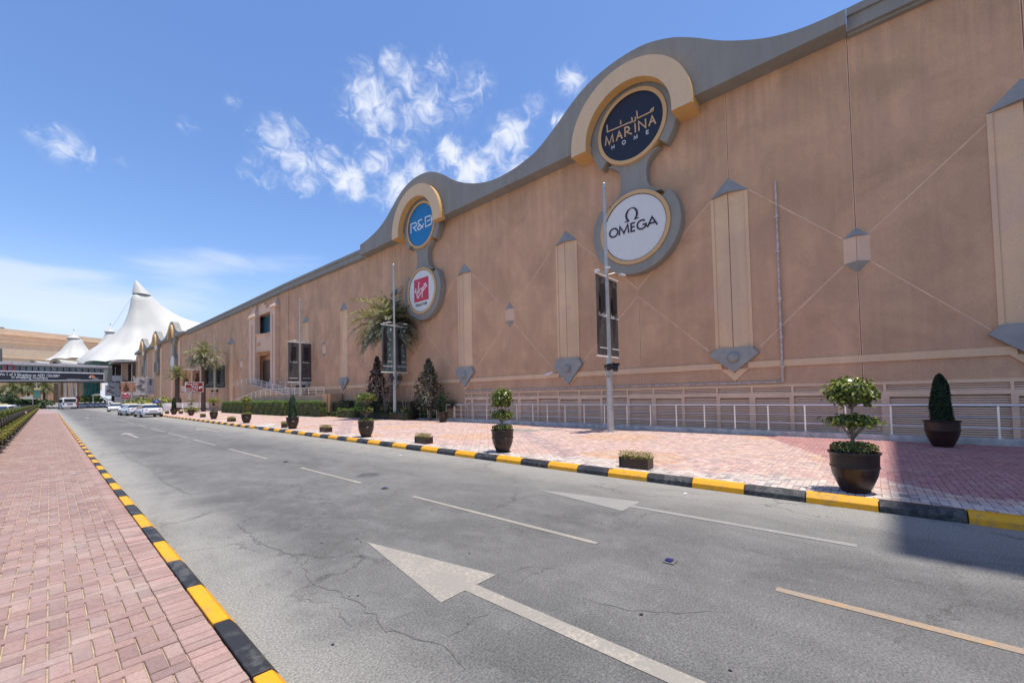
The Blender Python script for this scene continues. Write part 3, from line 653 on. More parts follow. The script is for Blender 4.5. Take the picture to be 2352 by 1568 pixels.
def waveband(P, zb, x0=15.65, x1=16.6, holes=()):
    S = smooth_poly(P)
    def top(y):
        for (a, za), (b, zb_) in zip(S, S[1:]):
            if a <= y <= b: return za+(zb_-za)*(y-a)/(b-a)
    ys = set(p[0] for p in S)
    for hy, hz, hr in holes:
        for k in range(41):
            ys.add(round(hy-hr*math.cos(math.pi*k/40), 4))
        ys.add(hy-hr-.001); ys.add(hy+hr+.001)
    S = [(y, top(y)) for y in sorted(ys)]; zb0 = zb
    def zb(y):
        for hy, hz, hr in holes:
            if abs(y-hy) <= hr: return max(zb0(y), hz+math.sqrt(max(0, hr*hr-(y-hy)**2)))
        return zb0(y)
    m = MB(); n = len(S); vs = []
    for y, z in S: vs += [(x0, y, z), (x0, y, zb(y)), (x1, y, z), (x1, y, zb(y))]
    fs = []
    for i in range(n-1):
        a, b = 4*i, 4*i+4; fs += [(a, a+1, b+1, b), (a+2, b+2, b+3, a+3), (a, b, b+2, a+2), (a+1, a+3, b+3, b+1)]
    fs += [(0, 2, 3, 1), (4*n-4, 4*n-3, 4*n-1, 4*n-2)]
    m.add(vs, fs); return m.build('wave_parapet', M['grey'], mall)
waveband(wave, lambda y: 12.5, holes=[(7.05,12.4,1.9),(21.55,12.55,1.9)])
far_wave = [(91,13.95),(95.7,14.4),(98.6,15.3),(100.4,16.5),(102.4,17.18),(104.6,16.9),(106.2,16.0),(107.6,15.3),(109.73,14.72),(112.94,14.54),(115.2,15.0),(117.4,16.0),(119.3,17.0),(121.05,17.51),(123.2,17.2),(125,16.2),(126.6,15.4),(130,14.8),(132.8,14.9),(135,15.5),(137.48,16.5),(140.2,17.84),(143.4,17.3),(145.6,16.2),(147.6,15.5),(155,15.3)]
waveband(far_wave, lambda y: zc(y)+.25, holes=[(Y-.1, zc(Y)+.35, 2.35) for Y in (102.4, 121.2, 140.4)])
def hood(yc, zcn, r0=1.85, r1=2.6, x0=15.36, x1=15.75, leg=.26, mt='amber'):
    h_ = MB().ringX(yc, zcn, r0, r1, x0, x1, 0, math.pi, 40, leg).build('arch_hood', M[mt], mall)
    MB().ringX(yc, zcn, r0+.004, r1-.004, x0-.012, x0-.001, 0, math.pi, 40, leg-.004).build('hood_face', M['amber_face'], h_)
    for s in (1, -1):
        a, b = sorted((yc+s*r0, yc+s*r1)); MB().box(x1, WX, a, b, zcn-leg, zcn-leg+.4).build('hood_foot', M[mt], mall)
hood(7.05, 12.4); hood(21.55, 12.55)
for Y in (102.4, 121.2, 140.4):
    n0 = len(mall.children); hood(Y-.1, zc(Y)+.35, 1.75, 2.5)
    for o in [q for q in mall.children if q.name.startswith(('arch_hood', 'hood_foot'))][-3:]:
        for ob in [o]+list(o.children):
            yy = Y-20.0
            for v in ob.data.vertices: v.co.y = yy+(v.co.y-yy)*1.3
# louvred base
stile = [18.02,17.38,16.12,14.93,13.76,12.5,11.27,10.09,8.93,7.71,6.58,5.38,4.18,3.05,1.87,.68,-.39,-1.6,-2.8,-4.0,-5.2]
MB().box(16.50, 16.56, -5.3, 18.1, .1, 1.76).build('louvre_shade_back', M['louvre_dark'], mall)  # near-black sheet: shade between the slats is put into its colour
slat_mesh = {}; nslat = 0
def slatmesh(L):
    m = MB(); a = R_(20); h, t = .036, .008
    for (cx, cz) in ((0, 0),): m.obox((0, 0, 0), t, L, h, 0, a); return m
order = sorted(range(len(stile)-1), key=lambda i: abs(stile[i]-2.5))
for rank, i in enumerate(order):
    y1, y0 = stile[i], stile[i+1]; door = (i % 3) != 2; sw = .075 if door else .035
    f = MB(); f.box(16.26, 16.34, y0+.0, y0+.05, .13, 1.70); f.box(16.26, 16.34, y1-.012, y1, .13, 1.70)
    f.box(16.262, 16.34, y0+.05, y1-.012, 1.66, 1.70); f.box(16.262, 16.34, y0+.05, y1-.012, 1.35, 1.47); f.box(16.262, 16.34, y0+.05, y1-.012, .13, .215)
    if door:
        f.box(16.268, 16.34, y0+.05, y0+.11, .215, 1.35); f.box(16.268, 16.34, y1-.075, y1-.012, .215, 1.35); f.box(16.268, 16.34, y0+.11, y1-.075, 1.30, 1.35)
    p = f.build('louvre_panel', M['louvre'], mall)
    ya, yb = (y0+.112, y1-.077) if door else (y0+.052, y1-.014); zs_ = [.245+.0608*k for k in range(17 if door else 18)]
    zt_ = [1.497+.0608*k for k in range(3)]
    if rank < 14:
        for z in zs_+zt_:
            aa, bb = (ya, yb) if z < 1.4 else (y0+.052, y1-.014); L = round(bb-aa, 3)
            if L not in slat_mesh:
                o = slatmesh(L).build('slat', M['louvre']); slat_mesh[L] = o.data; o.parent = p
            else: o = D.objects.new('slat', slat_mesh[L]); COL.objects.link(o); o.parent = p
            oo = ORG[p.name]; o.location = (16.315-oo.x, (aa+bb)/2-oo.y, z-oo.z)
    else:
        m = MB()
        for z in zs_+zt_:
            aa, bb = (ya, yb) if z < 1.4 else (y0+.052, y1-.014); m.obox((16.315, (aa+bb)/2, z), .008, bb-aa, .036, 0, R_(20))
        m.build('slat', M['louvre'], p, kind='stuff')

# ------------------------------------------------------------------ lettering helpers
def ribbon(m, P, w, frame, d0, d1):
    """mitred stroke through 2-D points P (u,v); frame(u,v,d) gives the point in space, d towards the viewer"""
    n = len(P)
    if n < 2: return
    L, R2 = [], []
    for i in range(n):
        a = Vector(P[max(i-1, 0)]); b = Vector(P[i]); c = Vector(P[min(i+1, n-1)])
        d1_ = (b-a) if i > 0 else (c-b); d2_ = (c-b) if i < n-1 else d1_
        d1_ = d1_.normalized() if d1_.length else d2_.normalized(); d2_ = d2_.normalized() if d2_.length else d1_
        n1 = Vector((-d1_.y, d1_.x)); n2 = Vector((-d2_.y, d2_.x)); t = (n1+n2)
        t = t.normalized() if t.length > .2 else n1; k = 1/max(.45, t.dot(n1)); ww = w[i] if isinstance(w, (list, tuple)) else w
        L.append(b+t*ww/2*k); R2.append(b-t*ww/2*k)
    vs = [frame(p.x, p.y, d1) for p in L]+[frame(p.x, p.y, d1) for p in R2]+[frame(p.x, p.y, d0) for p in L]+[frame(p.x, p.y, d0) for p in R2]
    fs = []
    for i in range(n-1): fs += [(i, n+i, n+i+1, i+1), (i, i+1, 2*n+i+1, 2*n+i), (n+i, 3*n+i, 3*n+i+1, n+i+1)]
    fs += [(0, 2*n, 3*n, n), (n-1, 2*n-1, 4*n-1, 3*n-1)]
    m.add(vs, fs)
def arcpts(cx, cy, rx, ry, a0, a1, n=14): return [(cx+rx*math.cos(R_(a0+(a1-a0)*k/n)), cy+ry*math.sin(R_(a0+(a1-a0)*k/n))) for k in range(n+1)]
GL = {'M':[[(0,0),(.08,1),(.5,.12),(.92,1),(1,0)]],'A':[[(0,0),(.5,1),(1,0)],[(.2,.33),(.8,.33)]],'R':[[(.08,0),(.08,1)],[(.08,.97),(.5,.97),(.75,.86),(.75,.62),(.5,.48),(.25,.48),(.95,0)]],
 'I':[[(.5,0),(.5,1)]],'N':[[(.05,0),(.05,1),(.92,.02),(.92,1)]],'O':[arcpts(.5,.5,.5,.5,0,360,20)],'E':[[(.8,.96),(.1,.96),(.1,.04),(.8,.04)],[(.1,.52),(.72,.52)]],
 'G':[arcpts(.5,.5,.5,.5,45,325,16)+[(.98,.2),(.98,.46),(.6,.46)]],'H':[[(.1,0),(.1,1)],[(.9,0),(.9,1)],[(.1,.5),(.9,.5)]]}
def glyph(m, ch, u, v, w, h, sw, frame, d0, d1):
    for i, s in enumerate(GL[ch]): ribbon(m, [(u+p[0]*w, v+p[1]*h) for p in s], sw, frame, d0, d1+i*.001)
def text_obj(name, txt, size, origin, ux, uy, mat, parent, ext=.004, sx=1.0, align='CENTER', fit=None):
    cu = D.curves.new(name, 'FONT'); cu.body = txt; cu.size = size; cu.extrude = ext; cu.align_x = align; cu.resolution_u = 3
    t = D.objects.new(name, cu); COL.objects.link(t); bpy.context.view_layer.update()
    me = D.meshes.new_from_object(t.evaluated_get(bpy.context.evaluated_depsgraph_get())); D.objects.remove(t); D.curves.remove(cu)
    if fit: xs = [v.co.x for v in me.vertices]; sx = fit/(max(xs)-min(xs))
    ux, uy = Vector(ux).normalized(), Vector(uy).normalized(); uz = ux.cross(uy); o0 = ORG.get(parent.name, Vector((0,0,0))); og = Vector(origin)-o0
    me.transform(Matrix(((ux.x*sx, uy.x, uz.x, og.x), (ux.y*sx, uy.y, uz.y, og.y), (ux.z*sx, uy.z, uz.z, og.z), (0,0,0,1))))
    me.materials.clear(); me.materials.append(mat); o = D.objects.new(name, me); COL.objects.link(o); o.parent = parent; ORG[o.name] = o0
    return o
# ------------------------------------------------------------------ hourglass wall signs
def hourglass(yc, zu, zl, label, facemats, far=False):
    t = empty('wall_sign', (WX, yc, zl), label=label, cat='sign', group='hourglass signs on the mall wall')
    a = R_(42); f = MB()
    f.ringX(yc, zu, 1.5, 1.9, 15.84, WX, -a, math.pi+a, 56)
    f.build('upper_collar', M['grey'], t, bevel=.04)
    f = MB(); f.ringX(yc, zl, 1.5, 1.9, 15.84, WX, math.pi-R_(38), 2*math.pi+R_(38), 64); f.build('lower_collar', M['grey'], t, bevel=.04)
    g = MB(); L = [];  # waisted neck between the two rings
    for k in range(13):
        q = k/12; z = zl+1.25+(zu-zl-2.5)*q; L.append((.56+.46*(2*q-1)**4+.12*(2*q-1)**2, z))
    g.prismX([(yc+w_, z) for w_, z in L]+[(yc-w_, z) for w_, z in reversed(L)], 15.93, WX-.01); g.build('neck', M['grey'], t)
    for zz in (zu, zl):
        MB().ringX(yc, zz, 1.36, 1.51, 15.79, WX-.02, 0, 2*math.pi, 64).build('ring', M['goldring'], t)
        MB().ringX(yc, zz, 1.335, 1.36, 15.81, 15.9, 0, 2*math.pi, 64).build('rim', M['black'], t)
    out = []
    for zz, fm in zip((zu, zl), facemats):
        m = MB(); m.prismX([(yc+1.337*math.cos(2*math.pi*k/64), zz+1.337*math.sin(2*math.pi*k/64)) for k in range(64)], 15.825, 15.88); out.append(m.build('face', fm, t))
    return t, out
FX = 15.825
def fr(yc, zz): return lambda u, v, d: (FX-.001-d, yc-u, zz+v)
s1, (fa, fb) = hourglass(7.03, 12.61, 8.36, 'nearest hourglass wall sign, black gold-lettered disc over pale disc with horseshoe symbol', (M['black'], M['signwhite']))
def mz(a, b):                                 # a tracing of the black disc, laid on the real sign face
    p = at((2240+a/3.92)/1.714286, (300+b/3.92)/1.714286, X=FX); return (7.03-p.y, p.z-12.61)
m = MB(); f = fr(7.03, 12.61)
AR = [[(590,758),(598,866),(985,700),(970,640)],[(800,752),(806,700)],[(1000,712),(1030,690),(1026,632)],[(1050,540),(1062,655),(1300,540),(1306,495),(1266,530),(1290,545)]]
for i, s in enumerate(AR): ribbon(m, [mz(*p) for p in s], .05, f, 0, .02+i*.001)
for p in ((800,690),(962,722),(988,708)): ribbon(m, [mz(p[0]-6,p[1]+3), mz(p[0]+6,p[1]-3)], .05, f, 0, .02)
m.build('arabic_lettering', M['gold'], s1)
m = MB()
LT = [[(568,1078),(580,940),(628,1055),(674,905),(690,1025)],[(736,1003),(778,858),(828,968)],[(760,935),(808,918)],[(872,943),(868,800),(915,787),(938,815),(920,850),(885,866),(978,898)],[(1024,735),(1032,872)],[(1086,850),(1080,705),(1190,798),(1184,662)],[(1240,778),(1288,622),(1342,738)],[(1265,712),(1322,690)]]
for i, s in enumerate(LT): ribbon(m, [mz(*p) for p in s], .058, f, 0, .02+i*.001)
m.build('lettering', M['gold'], s1)
m = MB()
for ch, c in (('H',(682,1100)),('O',(851,1026)),('M',(1034,945)),('E',(1218,865))):
    u, v = mz(*c); glyph(m, ch, u-.07, v-.075, .14, .15, .026, f, 0, .02)
m.build('small_lettering', M['silver'], s1)
m = MB(); f = fr(7.03, 8.36)
def om(a, b):
    p = at((2300+a/3.734)/1.714286, (700+b/3.734)/1.714286, X=FX); return (7.03-p.y, p.z-8.36)
base = om(437, 985)[1]; h = .36
for ch, cxx, w_ in (('O',437,.38),('M',588,.42),('E',728,.24),('G',852,.38),('A',1008,.40)):
    u = om(cxx, 840)[0]; glyph(m, ch, u-w_/2, -.16, w_, h, .062, f, 0, .02)
m.build('lettering', M['letterdark'], s1)
u = om(702, 650)[0]; m = MB()
ribbon(m, [(u-.30,.33),(u-.115,.33)]+arcpts(u, .56, .235, .27, 238, -58, 22)+[(u+.115,.33),(u+.30,.33)], [.04,.05]+[.03+.055*abs(math.cos(R_(238-296*k/22)))**1.2 for k in range(23)]+[.05,.04], f, 0, .02)
m.build('horseshoe_symbol', M['letterdark'], s1)
s2, _ = hourglass(21.52, 12.72, 8.40, 'hourglass wall sign behind the tall palm, blue disc over white disc with red square', (M['signblue'], M['signwhite']))
def rbp(a, b):
    p = at((1480+a/4.612)/1.714286, (660+b/4.612)/1.714286, X=FX); return (21.52-p.y, p.z-12.72)
m = MB(); f = fr(21.52, 12.72)
RB = [[(643,1200),(638,1035),(720,1000),(742,1018),(742,1050),(725,1070),(675,1092),(698,1098),(738,1155)],
      [(845,942),(800,958),(775,975),(770,1000),(790,1030),(860,1090)],[(868,1020),(850,1075),(810,1115),(775,1130),(760,1105),(775,1070),(820,1045)],
      [(935,975),(985,950),(1015,930),(1012,890),(995,872),(900,905),(908,1075),(1000,1030),(1020,1000),(1018,955),(985,950)]]
for i, s in enumerate(RB): ribbon(m, [rbp(*p) for p in s], .085, f, 0, .02+i*.001)
m.build('lettering', M['silver'], s2)
def vg(a, b):
    p = at((1560+a/5.809)/1.714286, (1000+b/5.809)/1.714286, X=FX); return (21.52-p.y, p.z-8.40)
f = fr(21.52, 8.40); P = [vg(407,608), vg(735,500), vg(745,1025), vg(422,1118)]
u0, u1 = (P[0][0]+P[3][0])/2, (P[1][0]+P[2][0])/2; v0, v1 = (P[2][1]+P[3][1])/2, (P[0][1]+P[1][1])/2
m = MB(); m.add([f(u, v, d) for d in (0, .012) for u, v in ((u0,v0),(u1,v0),(u1,v1),(u0,v1))], [(0,1,2,3),(4,5,6,7),(0,1,5,4),(1,2,6,5),(2,3,7,6),(3,0,4,7)]); m.build('red_square', M['signred'], s2)
m = MB()
VS = [[(438,900),(455,805),(485,1000),(530,640)],[(514,912),(520,835)],[(540,890),(546,800),(572,785)],[(612,760),(582,790),(588,835),(618,812),(612,760),(600,1002)],[(505,1022),(545,940),(610,850),(712,718),(690,735),(682,668),(655,690),(655,752)],[(636,800),(630,725)],[(622,690),(634,682)]]
for i, s in enumerate(VS): ribbon(m, [vg(*p) for p in s], .07 if i in (0, 4) else .05, f, .012, .024+i*.001)
m.build('script_lettering', M['white'], s2)
text_obj('small_lettering', 'MEGASTORE', .235, (FX-.012, 21.52-(u0+u1)/2, 8.40+v0-.30), (0,-1,0), (0,0,1), M['black'], s2, .004, .92)
FARL = ['grey hourglass wall sign under the nearest of the three far arches', 'grey hourglass wall sign under the middle far arch', 'grey hourglass wall sign under the farthest arch']
for i, Y in enumerate((102.2, 121.0, 140.0)):
    k = zc(Y)-12.5; s, _ = hourglass(Y, 12.9+k, 8.4+k*.6, FARL[i], (M['iron'] if i == 0 else M['signwhite'], M['signwhite'] if i == 0 else M['iron'])); s.scale = (1.15, 1.45, 1.0)

# ------------------------------------------------------------------ old pipe, camera bracket
pp = MB(); pp.tube([(16.22,2.12,8.66),(16.22,2.13,5.3)], .032, 8); pp.build('drain_pipe', M['pipe'], mall)
pp = MB(); pp.tube([(16.22,2.13,5.28),(16.22,2.14,1.84)], .036, 8); pp.build('drain_pipe', M['pipe'], mall)
pp = MB(); pp.tube([(16.22,2.18,1.83),(16.22,9,1.825),(16.22,18.2,1.82)], .03, 8); pp.build('drain_pipe', M['pipe'], mall)
for z in (7.4, 6.2, 4.6, 3.3, 2.3): MB().box(16.17, 16.3, 2.07, 2.19, z, z+.05).build('pipe_clip', M['pipe'], mall)
for y in (3.4, 5.1, 6.3, 8.4, 10.2, 12.1, 14.6, 16.5): MB().box(16.17, 16.3, y, y+.05, 1.78, 1.87).build('pipe_clip', M['pipe'], mall)
t = empty('security_camera', (16.3, 11.35, 2.9), label='small white security camera on the wall left of a diamond plate', cat='camera')
MB().tube([(16.28,11.4,2.62),(16.0,11.42,2.6)], .02, 6).build('bracket', M['whitem'], t); MB().tube([(15.98,11.42,2.6),(15.86,11.78,2.5)], .05, 8).build('camera_body', M['whitem'], t)

# ------------------------------------------------------------------ plinth and guard rails
MB().box(15.16, 15.55, -9, 18.3, .1, .272).build('plinth_kerb', M['concrete'], kind='structure', bevel=.012)
MB().box(15.5, 15.7, 18.0, 22.2, .1, .19).build('plinth_kerb', M['concrete'], kind='structure')
t = empty('guard_rail', (15.36, 5, .27), label='long stainless steel guard rail on the concrete plinth before the louvres', cat='railing')
MB().tube([(15.36,-9,1.085),(15.36,17.6,1.075),(15.42,18.0,1.05),(15.5,18.1,.95),(15.5,18.1,.3)], .03, 12).build('top_rail', M['steel'], t, smooth=True)
MB().tube([(15.36,-9,.795),(15.36,17.9,.77)], .014, 8).build('mid_rail', M['steel'], t, smooth=True)
MB().tube([(15.36,-9,.535),(15.36,17.9,.51)], .014, 8).build('mid_rail', M['steel'], t, smooth=True)
for y in [17.33,16.34,15.3,14.2,13.17,12.16,11.3,10.31,9.32,8.34,7.33,6.36,5.38,4.4,3.43,2.46,1.49,.52,-.45,-1.41,-2.38,-3.4,-4.4]:
    m = MB(); m.box(15.345,15.375,y-.02,y+.02,.272,1.07); m.box(15.29,15.43,y-.06,y+.06,.272,.284); m.build('post', M['steel'], t)
t = empty('guard_rail', (15.6, 20, .19), label='short steel guard rail beyond the long one, in front of a leafy bush', cat='railing')
MB().tube([(15.6,22.05,.2),(15.6,22.05,1.0),(15.58,21.95,1.03),(15.5,18.45,1.05)], .025, 10).build('top_rail', M['steel'], t, smooth=True)
for z in (.74, .46): MB().tube([(15.6,22.05,z),(15.5,18.4,z)], .012, 8).build('mid_rail', M['steel'], t, smooth=True)
for y in (21.5, 20.7, 19.8, 18.9): MB().tube([(15.57,y,.19),(15.57,y,1.02)], .016, 8).build('post', M['steel'], t)
for y in (20.6, 18.6):
    MB().tube([(16.0,y,.19),(16.0,y,.9),(16.0,y-.1,.98),(16.0,y-1.0,.98),(16.0,y-1.1,.9),(16.0,y-1.1,.19)], .02, 8).build('inner_loop', M['steel'], t)

# ------------------------------------------------------------------ foliage
def leaves(P, N, size, cols, rs_, name, parent, mat='leaf', jitter=.7, aspect=.5, up=.3):
    """P (n,3) positions, N (n,3) rough outward directions: one folded kite per leaf"""
    n = len(P); d = N+rs_.normal(0, jitter, (n, 3)); d[:, 2] += up; d /= np.linalg.norm(d, axis=1, keepdims=True)+1e-9
    t = np.cross(d, rs_.normal(0, 1, (n, 3))); t /= np.linalg.norm(t, axis=1, keepdims=True)+1e-9; b = np.cross(d, t)
    s = size*(.65+.7*rs_.rand(n, 1)); a = t*s; w = b*s*aspect*.5; lift = d*s*.18
    V = np.stack([P-a*.5, P+w+lift, P+a*.55, P-w+lift], 1).reshape(-1, 3); Fq = np.arange(n*4).reshape(-1, 4)
    pal_ = np.array(cols); c = pal_[rs_.randint(0, len(pal_), n)]*(.75+.5*rs_.rand(n, 1))
    return npmesh(name, V, Fq, M[mat], parent, c.astype(np.float32))
def ellip(n, c, r, rs_, shell=.55, zmin=-1):
    v = rs_.normal(0, 1, (n*2, 3)); v /= np.linalg.norm(v, axis=1, keepdims=True); v = v[v[:, 2] > zmin][:n]
    rad = (shell+(1-shell)*rs_.rand(len(v), 1)**.6); ph = rs_.rand(3)*6; lump = 1+.13*np.sin(v[:, :1]*7+v[:, 1:2]*5+ph[0])+.10*np.sin(v[:, 1:2]*9-v[:, 2:]*6+ph[1])+.07*np.sin(v[:, :1]*15+ph[2])+.11*rs_.normal(0, 1, (len(v), 1))
    return np.array(c)+v*np.array(r)*rad*lump, v
GREEN = [(.12,.16,.022),(.19,.21,.03),(.30,.31,.055),(.045,.075,.014),(.44,.43,.14),(.08,.11,.022),(.05,.08,.018)]
YEL = [(.34,.32,.06),(.42,.36,.09),(.20,.24,.04),(.28,.24,.05),(.12,.15,.03)]
DKG = [(.018,.045,.014),(.03,.065,.018),(.012,.03,.01),(.045,.08,.025)]
potprof = [(0,.0),(.15,.0),(.165,.015),(.21,.12),(.255,.24),(.272,.34),(.283,.352),(.283,.366),(.274,.375),(.277,.47),(.281,.53),(.300,.545),(.303,.558),(.297,.568),(.27,.562),(.262,.52),(0,.50)]
def make_pot(t, s=1.0):
    MB().lathe([(r_*s, z*s) for r_, z in potprof[:-1]]+[(.0, .50*s)], (0,0,0), 40).build('pot', M['pot'], t, smooth=True)
    MB().lathe([(0,.525*s),(.255*s,.52*s)], (0,0,0), 24).build('soil', M['soil'], t)
def make_topiary(seed, yel=False, s=1.0, up=(.29,.20,1.40), low=(.31,.095,.99)):
    rs_ = np.random.RandomState(seed); t = empty('potted_topiary', (0,0,0)); make_pot(t)
    G_ = YEL if yel else GREEN
    n = 900; a = rs_.rand(n)*6.283; q = np.sqrt(rs_.rand(n))*.27; P = np.c_[q*np.cos(a), q*np.sin(a), .585+.12*rs_.rand(n)*(1-(q/.33)**4)]
    leaves(P, np.c_[np.cos(a)*q*3, np.sin(a)*q*3, np.full(n, .6)], .042, G_, rs_, 'ground_cover', t, 'waxleaf')
    tk = MB(); tk.tube([(0,0,.5),(.012,.004,.72),(-.006,.006,.85),(.0,0,1.1),(.01,-.005,1.28)], [.026,.024,.022,.017,.013], 8)
    rr = random.Random(seed)
    for z0, z1, rad, n_ in ((.74,.96,.24,13),(1.14,1.36,.2,11)):
        for k in range(n_):
            a_ = k*2*math.pi/n_+rr.uniform(-.2,.2); q_ = rad*rr.uniform(.6,1.1); zz = z0+rr.uniform(-.02,.05)
            tk.tube([(0,0,zz),(q_*.45*math.cos(a_), q_*.45*math.sin(a_), zz+(z1-zz)*.35),(q_*math.cos(a_), q_*math.sin(a_), z1+rr.uniform(-.03,.04))], [.009,.007,.004], 5)
    tk.build('trunk', M['bark'], t)
    P, N = ellip(1150, (0,0,low[2]), (low[0],low[0],low[1]), rs_, .3, -.85); leaves(P, N, .06, G_, rs_, 'lower_crown', t, 'waxleaf')
    P, N = ellip(2300, (0,0,up[2]), (up[0],up[0],up[1]), rs_, .4, -.85); leaves(P, N, .062, G_, rs_, 'upper_crown', t, 'waxleaf')
    return t
def make_cone(seed, h=1.15, r=.2, s=1.0, cols=DKG):
    rs_ = np.random.RandomState(seed); t = empty('potted_conifer', (0,0,0)); make_pot(t, s)
    n = 7500; z = rs_.rand(n)**.9; a = rs_.rand(n)*6.283
    prof = r*(1-.30*z)*(1-z**5)**.6*(.88+.14*np.sin(a*3+z*9)*.5+.06*rs_.normal(0, 1, n))
    P = np.c_[prof*np.cos(a), prof*np.sin(a), .5*s+z*h]; N = np.c_[np.cos(a), np.sin(a), np.full(n, .35)]
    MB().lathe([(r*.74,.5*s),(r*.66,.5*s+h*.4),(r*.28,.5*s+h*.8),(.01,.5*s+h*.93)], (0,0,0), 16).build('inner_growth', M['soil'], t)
    leaves(P, N, .046, cols, rs_, 'foliage', t, 'leaf', .6, .42, .5)
    return t
def place(o, x, y, z=.124, rz=0.0, s=1.0): o.location = (x, y, z); o.rotation_euler = (0, 0, rz); o.scale = (s, s, s)
G1 = 'potted topiary trees along the kerb'
TP = [make_topiary(21), make_topiary(22, up=(.25,.25,1.36), low=(.27,.12,.95)), make_topiary(23, up=(.33,.15,1.46), low=(.24,.13,1.02)), make_topiary(33, True, up=(.24,.16,1.5), low=(.2,.2,1.05)), make_topiary(34, True, up=(.4,.17,1.5), low=(.1,.12,1.2)), make_topiary(35, True, up=(.28,.08,1.5), low=(.2,.06,1.1))]
TL = [(1965,1128,'nearest potted topiary with two leafy tiers, at the shade edge'),(1155,1037,'second potted topiary from the camera, cube-like crown, opposite the long lane dash'),(841,1003,'third potted topiary, flat umbrella crown, left of the palm pole'),
      (566,971,'thin yellowish potted topiary in front of the long bright hedge'),(491,962,'bushy yellow topiary with thick stem at the left end of the hedge'),(439,954,'small potted topiary behind the brown sign post')]
for i, (x, y, lb) in enumerate(TL):
    o = TP[i]; g = at(x, y, Z=.124)
    sc = (1, 1, 1, .98, .96, 1.0)[i]; place(o, g.x+.0, g.y, .124, (0, 2.1, 4.0, .5, 2.4, 1.1)[i], sc); tag(o, lb, 'potted tree', G1)
G2 = 'potted conical evergreens'
cA = make_cone(5); cB = make_cone(6, 1.2, .215, 1.12, [(.012,.03,.01),(.02,.045,.012),(.03,.06,.015)]); cC = make_cone(8, 1.15, .2, 1.0, [(.05,.10,.045),(.08,.13,.06),(.03,.065,.03)])
g = at(2166, 1025, Z=.124); place(cB, g.x, g.y); tag(cB, 'dark conical evergreen in a wide black pot in the shade by the rail', 'potted tree', G2)
g = at(1017, 969, Z=.124); place(cA, g.x, g.y); tag(cA, 'conical evergreen in a brown pot at the end of the steel rails', 'potted tree', G2)
g = at(672, 984, Z=.124); place(cC, g.x, g.y, s=1.0); tag(cC, 'blue-green conical evergreen in a pot beside the break in the kerb', 'potted tree', G2)
for (x, y, lb) in ((399.5,951.5,'conical evergreen in a pot just right of the white taxis'),(413.6,939.8,'conical evergreen in a pot behind another, below the small palm')):
    o = copy_tree(cA); g = at(x, y, Z=.124); place(o, g.x, g.y, s=1.12 if x < 400 else 1.2); tag(o, lb, 'potted tree', G2)
def make_box(seed):
    rs_ = np.random.RandomState(seed); t = empty('planter_box', (0,0,0)); L, w_, h_ = .28, .13, .19
    b = MB(); b.box(-w_, w_, -L, L, .0, .03)
    for s in (1, -1):
        b.add([(s*w_*.92,-L*.94,.0),(s*w_*.92,L*.94,.0),(s*w_,L,h_),(s*w_,-L,h_),(s*(w_-.015),-L,h_),(s*(w_-.015),L,h_)], [(0,1,2,3),(3,2,5,4)])
        b.add([(-w_*.92,s*L*.94,.0),(w_*.92,s*L*.94,.0),(w_,s*L,h_),(-w_,s*L,h_)], [(0,1,2,3)])
        b.box(-w_-.008, w_+.008, s*L-.01, s*L+.01, 0, h_+.005)
    b.build('box', M['boxp'], t); MB().box(-w_+.02, w_-.02, -L+.01, L-.01, .1, .165).build('soil', M['soil'], t)
    n = 1500; P = np.c_[rs_.uniform(-w_-.02, w_+.02, n), rs_.uniform(-L-.03, L+.03, n), .17+.13*rs_.rand(n)**1.3+.015*np.sin(rs_.rand(n)*9)]
    leaves(P, np.tile([0,0,.5], (n, 1)), .034, [(.27,.25,.06),(.38,.31,.08),(.18,.18,.05),(.32,.20,.07),(.12,.12,.04)], rs_, 'foliage', t, 'leaf', .8, .35, .8)
    return t
bx = make_box(4)
BL = [(1455,1075,'nearest low planter box with mossy yellow-green plants, between two pots'),(966,1018,'second low planter box, between the second and third topiary'),(742,992,'third low planter box, right of the blue-green evergreen'),(648,981.5,'low planter box tucked behind the blue-green evergreen pot'),
      (527,968,'low planter box with dry tops in front of the bright hedge'),(462,958,'low planter box at the foot of the brown sign'),(412,949.8,'small planter box between the taxis and the brown sign'),(380.5,950,'farthest planter box, touching the white taxi in view')]
for i, (x, y, lb) in enumerate(BL):
    o = bx if i == 0 else copy_tree(bx); g = at(x, y, Z=.124); place(o, g.x+.12, g.y, .124, (.02, 0, .05, -.4, .1, 0, 0, 0)[i], 1.0 if i < 4 else 1.1); tag(o, lb, 'planter', 'low planter boxes along the kerb')
